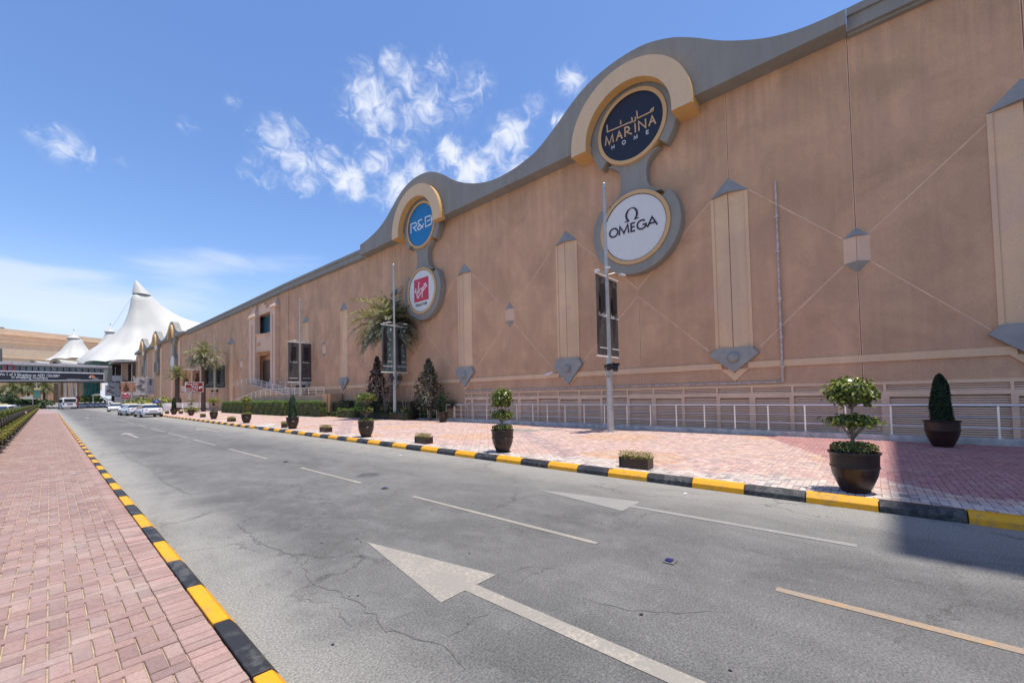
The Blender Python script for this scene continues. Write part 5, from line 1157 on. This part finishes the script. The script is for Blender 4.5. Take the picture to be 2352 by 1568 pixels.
p0 = bp(82, 1005); m.ringX(0, 0, .75, 1.0, 0, .1, 0, 2*math.pi, 32); m.v = [(p0.x+v[1], BY-.35+v[0], p0.z+v[2]) for v in m.v]; m.build('round_emblem', M['redpaint'], t)
t = empty('banner_sign', (0, BY-.6, 6), label='long dark banner with white prize wording hung along the footbridge', cat='banner')
slabY('frame', M['text'], [(-500,1016),(-500,1119),(920,1114),(920,1051)], BY-.5, BY-.3, t)
slabY('cloth', M['black'], [(-500,1022),(-500,1113),(914,1107),(914,1057)], BY-.55, BY-.51, t)
a, b = bp(540, 1070), bp(-5, 1052); ux = (a-b).normalized()
text_obj('lettering', 'Win 1 of 3 Slingshot or AED 150,000*', 1.05, bp(262, 1078, BY-.6), ux, (0,0,1), M['text'], t, .01, 1.0, fit=(bp(538,1070,BY-.6)-bp(-12,1060,BY-.6)).length)
a = bp(264, 1099, BY-.6); text_obj('lettering', 'in shopping vouchers', 1.0, a, ux, (0,0,1), M['text'], t, .01, 1.0, fit=(bp(425,1090,BY-.6)-bp(108,1090,BY-.6)).length)
slabY('logo_left', M['poster'], [(780,1085),(800,1065),(812,1072),(800,1098)], BY-.6, BY-.57, t); slabY('logo_right', M['orange'], [(800,1068),(825,1068),(845,1088),(812,1088)], BY-.62, BY-.6, t)
slabY('small_print', M['poster'], [(810,1092),(810,1100),(868,1102),(868,1095)], BY-.6, BY-.57, t); slabY('small_print', M['poster'], [(590,1099),(590,1102),(710,1105),(710,1102)], BY-.6, BY-.57, t)
# end tower of the bridge, porch beside the mall
t = empty('entrance_porch', (12, 160, 0), label='dark glass porch with flat projecting roof between footbridge and mall', cat='building')
slabY('roof_slab', M['poster'], [(990,938),(985,950),(1208,948),(1205,934)], 156, 166, t); slabY('roof_edge', M['iron'], [(1010,948),(1010,958),(1195,958),(1195,948)], 157, 165, t)
slabY('column', M['wall_back'], [(1075,955),(1075,1110),(1130,1110),(1130,955)], 160, 162, t)
slabY('column', M['darkint'], [(1145,980),(1145,1110),(1160,1110),(1160,980)], 160, 161, t)
slabY('back_wall', M['darkint'], [(985,960),(985,1300),(1215,1300),(1215,960)], 166, 167, t)
slabY('parapet', M['carsilver'], [(990,1070),(990,1120),(1080,1120),(1080,1070)], 159.5, 160, t); slabY('parapet', M['poster'], [(1020,1255),(1020,1310),(1205,1310),(1205,1255)], 158, 160, t)
slabY('shop_panel', M['poster'], [(1060,1120),(1060,1165),(1205,1170),(1205,1122)], 163, 163.4, t); slabY('shop_panel', M['poster'], [(950,1130),(955,1240),(1055,1240),(1055,1130)], 164, 164.4, t)
m = MB(); m.bar(bp(1172, 1075, 162), bp(1192, 1125, 162), .5); m.build('yellow_strut', M['membrane'], t)
# tents
def resamp(P, n):
    L = [0]
    for a, b in zip(P, P[1:]): L.append(L[-1]+math.dist(a, b))
    out = []
    for k in range(n+1):
        s_ = L[-1]*k/n; i = max(i for i in range(len(P)-1) if L[i] <= s_+1e-9); q = (s_-L[i])/max(1e-9, L[i+1]-L[i]); out.append((P[i][0]+(P[i+1][0]-P[i][0])*q, P[i][1]+(P[i+1][1]-P[i][1])*q))
    return out
def tent(Y, peak, left, right, front, label, cap=None, n=26, ribs=12):
    pk = bp(*peak, Y=Y); t = empty('tensile_tent', (pk.x, Y, 0), label=label, cat='tent roof', group='white pointed fabric roofs')
    def prof(pts): return resamp([(0, pk.z)]+[(abs(bp(*p, Y=Y).x-pk.x), bp(*p, Y=Y).z) for p in pts], n)
    Lp, Rp = prof(left), prof(right); Fp = resamp([(0, pk.z)]+front(pk), n) if front else [((l[0]+r_[0])/2, (l[1]+r_[1])/2) for l, r_ in zip(Lp, Rp)]
    m = MB(); NA = 72; vs = []
    for i in range(n+1):
        for k in range(NA):
            a = 2*math.pi*k/NA; c, s = math.cos(a), math.sin(a); wr = max(0, c)**2; wl_ = max(0, -c)**2; wf = s*s
            r_ = wr*Rp[i][0]+wl_*Lp[i][0]+wf*Fp[i][0]; z = wr*Rp[i][1]+wl_*Lp[i][1]+wf*Fp[i][1]
            sag = 1-.045*(i/n)*abs(math.sin(a*ribs/2))**.7*0-.035*(i/n)*(1-abs(math.sin(a*ribs/2))); vs.append((pk.x+c*r_*sag, Y+s*r_*sag, z-(.5*(i/n)**3)*(1-abs(math.sin(a*ribs/2)))))
    m.add(vs, [(i*NA+k, (i+1)*NA+k, (i+1)*NA+(k+1)%NA, i*NA+(k+1)%NA) for i in range(n) for k in range(NA)]); m.build('canopy', M['membrane'], t, smooth=2)
    if cap:
        zc_ = bp(*cap[1], Y=Y).z; r_ = abs(bp(*cap[0], Y=Y).x-bp(*cap[1], Y=Y).x)/2; MB().lathe([(0,pk.z+.5),(.12,pk.z+.4),(r_*.35,pk.z-(pk.z-zc_)*.42),(r_*.7,zc_+(pk.z-zc_)*.2),(r_*1.07,zc_),(r_*.98,zc_-.15)], (pk.x, Y, 0), 32).build('cap', M['membrane'], t, smooth=True)
        MB().lathe([(r_*1.0,zc_-.15),(r_*1.0,zc_-.45)], (pk.x, Y, 0), 32).build('cap_ring', M['poster'], t, smooth=True)
        MB().tube([(pk.x,Y,pk.z-.5),(pk.x,Y,pk.z+1.3)], .12, 6).build('mast_tip', M['galv'], t)
    return t
tent(190, (1210,330), [(1168,360),(1150,470),(1120,560),(1088,622),(1030,680),(950,740),(850,805),(760,862),(690,925),(672,968)], [(1322,362),(1352,388),(1440,464),(1520,515),(1600,556),(1680,586),(1760,606),(1850,640)],
     lambda p: [(2.6,p.z-2),(3.6,p.z-7),(6.0,p.z-13.5),(10,p.z-20),(16,p.z-24.2),(19,p.z-25.2)], 'great white pointed tent roof rising behind the mall, the tallest', None)
pk = bp(1203, 300, 190); zk = bp(1245, 352, 190).z; top = bp(1197, 232, 190); t_ = D.objects['tensile_tent']
m = MB(); vs = []; NA = 32; aL, aR = bp(1166, 362, 190), bp(1326, 350, 190)
for q in (0, .15, .35, .6, .85, 1.06):
    cx_ = top.x+( (aL.x+aR.x)/2-top.x)*q**1.0; r_ = (aR.x-aL.x)/2*(q**.85)*.965+.12; z = top.z+(zk-top.z)*q
    vs += [(cx_+r_*math.cos(2*math.pi*k/NA), 190+r_*math.sin(2*math.pi*k/NA), z) for k in range(NA)]
m.add(vs, [(i*NA+k, (i+1)*NA+k, (i+1)*NA+(k+1)%NA, i*NA+(k+1)%NA) for i in range(5) for k in range(NA)]); m.build('cap', M['membrane'], t_, smooth=2)
tent(235, (651,690), [(600,760),(575,800),(520,860),(440,915),(372,940)], [(728,760),(748,800),(780,840),(815,875),(850,905)], None, 'smaller white pointed tent roof at the left, in front of the far tan building', ((600,745),(728,747)), ribs=10)
tent(222, (972,640), [(922,712),(900,750),(860,800),(780,860),(690,920),(640,945)], [(1018,705),(1050,760),(1090,820),(1130,880),(1150,930)], None, 'middle white pointed tent roof half hidden by the tall one', ((921,706),(1023,690)), ribs=10)
def wire(a, b, Y, label):
    p, q = bp(*a, Y=Y), bp(*b, Y=Y); t = MB().tube([p, q], .05, 4).build('stay_cable', M['galv']); tag(t, label, 'cable')
wire((1158,390), (985,650), 190, 'thin stay cable slanting from the tall tent peak to the middle tent')
# glass storey under the tall tent
t = empty('glass_hall', (8, 182, 0), label='green glass hall under the edge of the tall white tent', cat='building')
slabY('green_glazing', M['greenglass'], [(740,968),(850,935),(960,912),(1060,897),(1210,862),(1200,985),(1000,985),(900,985),(740,975)], 178, 178.2, t)
for p, q in (((740,968),(1210,862)),((860,940),(940,905)),((900,975),(1010,905)),((1010,970),(1110,890)),((1100,970),(1200,880)),((950,910),(1000,975)),((1080,905),(1060,975)),((760,975),(1200,978)),((1180,865),(1120,960))):
    MB().bar(bp(*p, Y=177.8), bp(*q, Y=177.8), .28).build('glazing_bar', M['iron'], t)
slabY('glass_front', M['greenglass'], [(735,1130),(735,1300),(885,1300),(885,1130)], 200, 200.4, t)
for a_ in (760, 800, 840, 870): slabY('mullion', M['iron'], [(a_,1130),(a_,1300),(a_+8,1300),(a_+8,1130)], 199.7, 199.9, t)
slabY('rear_wall', M['darkint'], [(735,980),(735,1130),(1000,1130),(1000,980)], 204, 205, t)
# small arched dormers behind the bridge
for (cx_, cy_, r_, lb) in ((285,962,28,'small arched roof gable left of the larger one above the footbridge'),(483,962,46,'larger arched roof gable above the footbridge')):
    Y = 200; c = bp(cx_, cy_+8, Y); e = bp(cx_+r_, cy_+8, Y); rr_ = e.x-c.x; tp = bp(cx_, cy_-r_*.9, Y); k = (tp.z-c.z)/rr_
    t = empty('arched_gable', (c.x, Y, c.z), label=lb, cat='roof'); 
    for r0, r1, y0_, mt, nm in ((.82,1.0,-.4,'grey','arch'),(.5,.82,-.1,'cream','inner_arch'),(0.02,.5,.0,'door','tympanum')):
        m = MB(); m.ringX(0, 0, r0*rr_, r1*rr_, 0, 1, 0, math.pi, 20); m.v = [(c.x+v[1], Y+y0_+v[0], c.z+v[2]*k) for v in m.v]; m.build(nm, M[mt], t)
    m = MB(); m.ringX(0, 0, .02, rr_*.98, 1, 14, 0, math.pi, 20); m.v = [(c.x+v[1]+v[0]*.5, Y+v[0], c.z+v[2]*k*.95) for v in m.v]; m.build('vault', M['membrane'], t)
# far buildings
t = empty('far_building', (-20, 275, 0), label='large windowless tan building behind the tents', cat='building')
def bandY(pts, Y0, Y1, name, mat, p): return slabY(name, mat, pts, Y0, Y1, p)
bandY([(-900,560),(-900,1200),(900,1200),(900,745)], 275, 330, 'wall', M['farsand'], t)
for y0, y1 in ((1.075,1.0),): pass
for d0, d1 in ((58,66),(98,106),(150,154)): bandY([(-900,560+d0),(-900,560+d1),(890,745+d1*.62),(890,745+d0*.62)], 274.6, 275, 'string_course', M['cream'], t)
for k in range(5): bandY([(150+k*170, 702+k*19),(150+k*170, 742+k*17),(158+k*170, 743+k*17),(158+k*170, 703+k*19)], 274.7, 275, 'wall_rib', M['cream'], t)
MB().box(bp(-900,560,300).x, bp(35,655,300).x, 300, 310, 10, bp(35,655,300).z+.5).build('plant_room', M['iron'], t)
t = empty('far_building', (-20, 250, 0), label='lower sand-coloured block in front of the large tan building', cat='building')
bandY([(20,832),(20,1200),(520,1200),(520,868)], 250, 270, 'wall', M['farsand'], t); bandY([(-60,828),(-60,1200),(20,1200),(20,832)], 251, 270, 'side_wall', M['iron'], t)
bandY([(22,908),(22,913),(400,935),(400,930)], 249.8, 250, 'string_course', M['cream'], t)
t = empty('far_building', (0, 215, 0), label='tan building with ribbed wall seen beneath the footbridge', cat='building')
bandY([(-900,1100),(-900,1325),(745,1325),(745,1100)], 215, 217, 'wall', M['wall'], t)
for a_ in (95,150,230,300,360,420,520,560,600,650,700): bandY([(a_,1100),(a_,1320),(a_+16,1320),(a_+16,1100)], 214.4, 215, 'pilaster', M['wall_back'], t)
# things under the bridge
for (px, py, h_, cr_, seed, lb) in ((100,1300,9.5,5.0,31,'leftmost palm beneath the footbridge'),(250,1300,9.8,5.2,32,'palm beneath the footbridge beside the green banner'),(390,1300,9.5,4.6,33,'palm beneath the footbridge left of the bare dark trunk')):
    x, y = z1(px, py); a = at(x, y, Y=196); palm(a.x, 196, 0, h_*.72, .3, cr_, 34, seed, lb, [(.16,.18,.06),(.28,.28,.12),(.1,.12,.04)], 1.3, group='palm trees')
def polefar(a, b, c, d, Y, w, mt, name, lb, cat, group=None): 
    o = MB().tube([bp(a, b, Y), bp(c, d, Y)], w, 6).build(name, M[mt]); tag(o, lb, cat, group)
polefar(490,1310,495,1140,180,.45,'darkbark','dead_tree','bare dark tree trunk under the footbridge','tree')
polefar(578,1290,575,1140,175,.2,'galv','slender_post','left pale post under the footbridge behind the white van','post')
polefar(625,1290,622,1135,176,.16,'galv','slender_post','middle pale post of three behind the white van','post')
polefar(648,1290,626,1135,176,.12,'galv','slanted_post','slanting thin post leaning behind the white van','post')
polefar(671,1290,670,1140,175,.2,'galv','slender_post','right pale post directly above the red kiosk','post')
t = empty('banner_pole', tuple(bp(326,1290,185)), label='pole with small green and black banner beneath the footbridge', cat='banner pole')
m = MB(); m.tube([bp(326,1290,185), bp(322,1140,185)], .16, 6); m.build('pole', M['galv'], t); slabY('banner', M['greenglass'], [(298,1190),(298,1270),(355,1270),(355,1190)], 184.5, 184.6, t); slabY('banner_top', M['yellow'], [(298,1180),(298,1196),(355,1196),(355,1180)], 184.3, 184.4, t)
def shade(pts, Y, lb, pa):
    t = empty('shade_sail', tuple(bp(*pts[0], Y)), label=lb, cat='shade sail'); P = [bp(*p, Y) for p in pts]; c = sum(P, Vector())/len(P); m = MB()
    m.add([(p.x, Y, p.z) for p in P]+[(p.x*.9+c.x*.1, Y+5, p.z-.1) for p in P], [tuple(range(len(P)))]+[(i, (i+1)%len(P), (i+1)%len(P)+len(P), i+len(P)) for i in range(len(P))]); m.build('cloth', M['membrane'], t)
    for q in pa: MB().tube([bp(q[0], q[1], Y+1), bp(q[0], 1325, Y+1)], .12, 5).build('post', M['galv'], t)
shade([(110,1280),(160,1272),(225,1255),(232,1246),(245,1255),(285,1240),(292,1272),(322,1278)], 178, 'cream pointed shade sail at the left under the footbridge', [(130,1280),(290,1276)])
shade([(803,1245),(840,1232),(884,1231),(884,1245)], 172, 'small cream shade canopy in front of the green glass', [(820,1245)])
t = empty('red_kiosk', tuple(bp(676,1350,168)), label='tall narrow red kiosk right of the white van', cat='kiosk')
slabY('body', M['redpaint'], [(656,1270),(656,1355),(692,1355),(692,1270)], 168, 169.6, t); slabY('panel', M['orange'], [(660,1300),(660,1345),(688,1345),(688,1300)], 167.9, 168, t); slabY('sign_panel', M['poster'], [(660,1278),(660,1292),(688,1292),(688,1278)], 167.9, 168, t)
c = bp(675, 1268, 168.8); MB().sphere((c.x, 168.8, c.z-.3), .85, 12, 8, (1,.6,.8)).build('dome_top', M['redpaint'], t)
t = empty('warning_sign', tuple(bp(1105,1330,100)), label='red triangular warning sign over a red plate, above the taxis', cat='sign')
slabY('plate', M['signred'], [(1075,1240),(1075,1272),(1137,1272),(1137,1240)], 100, 100.1, t); slabY('triangle', M['signred'], [(1073,1243),(1137,1243),(1105,1208)], 99.9, 100, t); slabY('triangle_inner', M['text'], [(1088,1237),(1122,1237),(1105,1220)], 99.8, 99.9, t)
slabY('plate_line', M['text'], [(1080,1254),(1080,1258),(1132,1258),(1132,1254)], 99.9, 99.98, t); MB().tube([bp(1105,1272,100.2), bp(1105,1335,100.2)], .09, 6).build('post', M['galv'], t)
# low white railings and hedging before the far part of the mall
def shrub(px, py, Y, r_, h_, cols, seed, lb):
    a = bp(px, py, Y); rs_ = np.random.RandomState(seed); t = empty('shrub', (a.x, Y, .12), label=lb, cat='shrub'); P, N = ellip(700, (a.x, Y, .12+h_*.55), (r_, r_, h_*.5), rs_, .4); P[:, 2] = np.maximum(P[:, 2], .12); leaves(P, N, r_*.22, cols, rs_, 'foliage', t)
    MB().sphere((a.x, Y, .12+h_*.4), min(r_, h_)*.35, 8, 6).build('inner_growth', M['soil'], t)
shrub(1250,1310,84,1.0,2.2,DKG+GREEN,1,'dark round shrub left of the white banner pole base'); shrub(1325,1320,80,1.9,1.7,YEL+GREEN,2,'wide yellow-green shrub behind the nearest taxi roof'); shrub(1430,1325,78,1.6,1.9,YEL,3,'yellow shrub right of the small dark garden lamp')
shrub(1140,1300,120,1.4,2.0,GREEN,4,'small green tree under the red warning sign'); shrub(1690,1265,58,.7,.7,YEL,5,'yellowish tuft by the white railing behind the brown sign'); shrub(760,1290,185,5,3.2,GREEN,6,'green bushes left of the small cream canopy')
shrub(190,1325,186,6,2.5,DKG,7,'dark bushes beneath the cream shade sail'); shrub(20,1290,150,3,4,DKG,8,'dark tree at the left edge beyond the median')
t = empty('garden_lamp', tuple(bp(1383,1400,68)), label='small dark domed garden lamp above the nearest taxi', cat='lamp')
a = bp(1383,1290,68); MB().lathe([(0,.55),(.1,.5),(.45,.12),(.6,.0),(.1,.0)], (a.x,68,a.z-.3), 12).build('dome', M['navy'], t); MB().tube([(a.x,68,.1),(a.x,68,a.z-.3)], .05, 6).build('post', M['iron'], t)
t = empty('low_railing', tuple(bp(1560,1340,70)), label='low white railing behind the potted conifers and brown sign', cat='railing')
for yy in (1316, 1330, 1345): MB().bar(bp(1455,yy,72), bp(1840,yy,72), .13).build('rail', M['white'], t)
for a_ in (1455,1530,1610,1700,1780,1838): MB().bar(bp(a_,1312,72), bp(a_,1360,72), .14).build('post', M['white'], t)
t = empty('litter_bin', tuple(bp(1483,1385,66)), label='white litter bin left of the potted conifers', cat='bin')
a = bp(1483,1318,66); b = bp(1483,1388,66); MB().lathe([(.0,b.z),(.42,b.z),(.5,a.z-.3),(.62,a.z-.25),(.62,a.z),(0,a.z)], (a.x,66,0), 10).build('body', M['white'], t); MB().lathe([(.4,a.z),(.42,a.z+.08),(0,a.z+.1)], (a.x,66,0), 10).build('lid', M['poster'], t)

# ------------------------------------------------------------------ vehicles
def loft(m, S):
    n = len(S[0]); vs = [p for s in S for p in s]; m.add(vs, [(i*n+k, i*n+(k+1)%n, (i+1)*n+(k+1)%n, (i+1)*n+k) for i in range(len(S)-1) for k in range(n)]+[tuple(reversed(range(n))), tuple((len(S)-1)*n+k for k in range(n))])
def make_sedan(body='carwhite', roof=None, sign=True):
    t = empty('taxi', (0,0,0)); m = MB()
    ST = [(-2.28,.42,.66,.62),(-2.22,.30,.84,.76),(-2.05,.24,.90,.82),(-1.7,.2,.93,.85),(-1.0,.19,.93,.87),(0,.19,.91,.87),(1.0,.19,.89,.87),(1.5,.2,.84,.86),(1.95,.22,.74,.81),(2.2,.26,.64,.72),(2.27,.34,.54,.6)]
    def sec(y, zl, zb, w): return [(-w*.86,y,zl),(-w,y,zl+.12),(-w*1.0,y,zl+(zb-zl)*.62),(-w*.93,y,zb-.03),(-w*.7,y,zb),(w*.7,y,zb),(w*.93,y,zb-.03),(w*1.0,y,zl+(zb-zl)*.62),(w,y,zl+.12),(w*.86,y,zl)]
    loft(m, [sec(*s) for s in ST]); m.build('body', M[body], t, smooth=True)
    m = MB(); RS = [(-1.08,1.26,.56),(-.7,1.32,.58),(-.1,1.34,.59),(.35,1.30,.58),(.55,1.26,.56)]
    loft(m, [[(-w,y,z-.07),(-w*.9,y,z),(w*.9,y,z),(w,y,z-.07)] for y, z, w in RS]); m.build('roof', M[roof or body], t, smooth=True)
    m = MB(); m.add([(-.72,-1.75,.92),(.72,-1.75,.92),(.55,-1.1,1.22),(-.55,-1.1,1.22)], [(0,1,2,3)]); m.build('rear_window', M['glassd'], t)
    m = MB(); m.add([(.74,1.25,.88),(-.74,1.25,.88),(-.55,.56,1.22),(.55,.56,1.22)], [(0,1,2,3)]); m.build('windscreen', M['glassd'], t)
    for s in (1, -1):
        m = MB(); q = [(s*.80,-1.45,.93),(s*.80,1.1,.89),(s*.57,.5,1.23),(s*.57,-1.0,1.23)]; m.add(q, [(0,1,2,3) if s > 0 else (3,2,1,0)]); m.build('side_window', M['glassd'], t)
        for y0, y1 in ((-.25,-.18),(-1.52,-1.42),(1.08,1.16)):
            m = MB(); m.add([(s*.806,y0,.92),(s*.806,y1,.92),(s*.575,y1*.85-.03,1.24),(s*.575,y0*.85-.03,1.24)], [(0,1,2,3) if s > 0 else (3,2,1,0)]); m.build('pillar', M[body], t)
        for y in (-1.38, 1.42):
            w_ = MB(); w_.tube([(s*.88,y,.31),(s*.68,y,.31)], .31, 20); w = w_.build('wheel', M['tyre'], t); r_ = MB(); r_.tube([(s*.89,y,.31),(s*.87,y,.31)], .2, 12); r_.build('rim', M['galv'], w)
        MB().obox((s*.62,-2.19,.78), .40, .08, .11, s*.28).build('taillight', M['red'], t); MB().obox((s*.60,2.12,.62), .34, .12, .11, -s*.35).build('headlight', M['glass'], t)
        m = MB(); m.obox((s*.95,.95,.95), .16, .1, .12); m.build('mirror', M[body], t)
    MB().box(-.3,.3,-2.3,-2.27,.62,.70).build('number_plate', M['poster'], t); MB().box(-.62,.62,-2.285,-2.2,.27,.40).build('rear_bumper', M['blackm'], t); MB().box(-.5,.5,2.22,2.285,.30,.44).build('grille', M['blackm'], t)
    if sign: MB().box(-.3,.3,-.2,-.08,1.34,1.44).build('roof_sign', M['yellow'], t)
    return t
sd0 = make_sedan(); cars = [(346,957.5,0.05,1.0,'white taxi parked nearest the camera, rear lights and bumper fully in view'),(331,956,0.1,1.0,'white taxi half hidden just left of the nearest one'),(297,952,3.05,1.0,'white taxi facing the camera, second from the nearest'),(268,944.5,3.0,1.05,'white car below the footbridge end, left of the taxis')]
for i, (x, y, rz, s_, lb) in enumerate(cars):
    o = sd0 if i == 0 else copy_tree(sd0); a = at(x, y, Z=0); 
    if i == 1: a = Vector((a.x-.2, a.y+5.2, 0))
    place(o, a.x, a.y+1.6, 0, rz, s_); tag(o, lb, 'car', 'white cars along the road')
LBq = ['leftmost white car in the row before the white van','second white car in the row left of the white van','third white car in the row left of the white van','white car directly left of the white van','first white car right of the red kiosk','second white car right of the red kiosk','third white car right of the red kiosk','fourth white car right of the red kiosk','fifth white car right of the red kiosk','white car at the right end of the row behind the kiosk']
for i, (x, y, rz) in enumerate([(95,929,.9),(104,929.5,.9),(114,930,.9),(126,932,.7),(189,929.5,1.2),(200,930,1.2),(213,930,1.2),(224,930.5,1.2),(235,931,1.2),(246,931.5,1.2)]):
    o = copy_tree(sd0); Y = 188 if i < 4 else 172; a = at(x, y, Y=Y); place(o, a.x, Y, 0, rz, 1.2); tag(o, LBq[i], 'car', 'white cars along the road')
for i, (x, y, rz, lb) in enumerate(((5,944,2.9,'white car at the left edge on the opposite carriageway'),(1,955,2.9,'nearer white car cut by the left edge behind the planters'))):
    o = copy_tree(sd0); Y = (95, 58)[i]; a = at(x, y, Y=Y); place(o, a.x, Y, 0, rz, 1.15); tag(o, lb, 'car', 'white cars along the road')
def make_van():
    t = empty('van', (0,0,0)); m = MB()
    ST = [(-2.3,.28,1.95,.80),(-2.2,.24,2.0,.86),(-1,.22,2.05,.88),(.8,.22,2.05,.88),(1.3,.22,1.95,.87),(1.75,.22,1.35,.86),(2.2,.25,1.0,.82),(2.32,.32,.8,.74)]
    def sec(y, zl, zb, w): return [(-w,y,zl),(-w,y,zl+(zb-zl)*.5),(-w*.92,y,zb-.12),(-w*.8,y,zb),(w*.8,y,zb),(w*.92,y,zb-.12),(w,y,zl+(zb-zl)*.5),(w,y,zl)]
    loft(m, [sec(*s) for s in ST]); m.build('body', M['carwhite'], t, smooth=True)
    MB().box(-.72,.72,-2.34,-2.25,1.25,1.78).build('rear_window', M['glassd'], t); MB().box(-.35,.35,-2.34,-2.27,.82,.95).build('number_plate', M['blackm'], t); MB().box(-.8,.8,-2.4,-2.25,.3,.5).build('bumper', M['poster'], t)
    for s in (1, -1):
        MB().box(s*.885-.02, s*.885+.02, -2.0, 1.4, 1.2, 1.7).build('side_window', M['glassd'], t); MB().box(s*.8-.08, s*.8+.08, -2.34, -2.24, .8, 1.15).build('taillight', M['red'], t)
        for y in (-1.45, 1.5):
            w_ = MB(); w_.tube([(s*.9,y,.33),(s*.7,y,.33)], .33, 16); w = w_.build('wheel', M['tyre'], t); r_ = MB(); r_.tube([(s*.91,y,.33),(s*.89,y,.33)], .2, 10); r_.build('rim', M['galv'], w)
    return t
v = make_van(); a = at(155, 939, Z=0); place(v, a.x, a.y+2, 0, .12, 1.5); tag(v, 'white minibus driving away beneath the footbridge', 'van')

# ------------------------------------------------------------------ median planters left of the pavement
def xm(y): return -1.02-.0055*max(0, y-20)
def make_mplanter(seed):
    rs_ = np.random.RandomState(seed); t = empty('planter_barrier', (0,0,0)); fr_ = MB()
    fr_.box(-.35,-.29,-.8,.8,.0,.06); fr_.build('base_rail', M['iron'], t)
    for y in (-.78,-.02,.74): MB().box(-.36,-.28,y,y+.07,0,1.0).build('post', M['iron'], t)
    for z in (.93,.5): MB().box(-.345,-.295,-.8,.8,z,z+.05).build('rail', M['iron'], t)
    MB().prismX([(-.42,.84),(.42,.84),(.5,1.02),(-.5,1.02)], -.50, -.14).build('upper_trough', M['boxp'], t)
    MB().prismX([(-.25,.28),(.25,.28),(.33,.46),(-.33,.46)], -.20, .08).build('lower_trough', M['boxp'], t)
    MB().prismX([(-.7,.0),(.7,.0),(.7,.12),(-.7,.12)], -.42, .05).build('foot_trough', M['boxp'], t)
    MB().box(-.34,-.3,-.78,.78,.1,.9).build('mesh_panel', M['bridgeglass'], t)
    n = 520; P = np.c_[rs_.uniform(-.55,-.1,n), rs_.uniform(-.52,.52,n), 1.0+.20*rs_.rand(n)]; leaves(P, np.tile([0,0,.6],(n,1)), .09, [(.20,.19,.04),(.26,.23,.06),(.12,.15,.03)]+DKG, rs_, 'upper_foliage', t)
    n = 260; P = np.c_[rs_.uniform(-.26,.14,n), rs_.uniform(-.4,.4,n), .44+.17*rs_.rand(n)]; leaves(P, np.tile([0,0,.6],(n,1)), .08, [(.22,.20,.04),(.28,.24,.06),(.10,.12,.03)], rs_, 'lower_foliage', t)
    n = 120; P = np.c_[rs_.uniform(-.45,.05,n), rs_.uniform(-.75,.75,n), .10+.12*rs_.rand(n)]; leaves(P, np.tile([0,0,.6],(n,1)), .08, DKG+DKG+[(.12,.10,.04)], rs_, 'foot_foliage', t)
    return t
mp0 = make_mplanter(1); mp1 = make_mplanter(2); y = 15.2; k = 0
while y < 150:
    src = (mp0, mp1)[k % 2]; o = src if k < 2 else copy_tree(src); place(o, xm(y), y, .11, -.0055 if y > 20 else 0, 1.0)
    tag(o, 'section of the planter barrier with yellow-green shrubs along the left pavement' if k else 'nearest section of the planter barrier, cut by the left picture edge', 'planter', 'planter barrier sections along the left pavement'); y += 1.62; k += 1
t = empty('median_fence', (-6.5, 60, 0), label='dark low fence across the opposite carriageway at the far left', cat='fence')
MB().box(-9, -1.9, 120, 120.3, .2, 1.5).build('panel', M['blackm'], t); MB().box(-9, -1.9, 119.9, 120.4, 0, .2).build('base', M['concrete'], t)
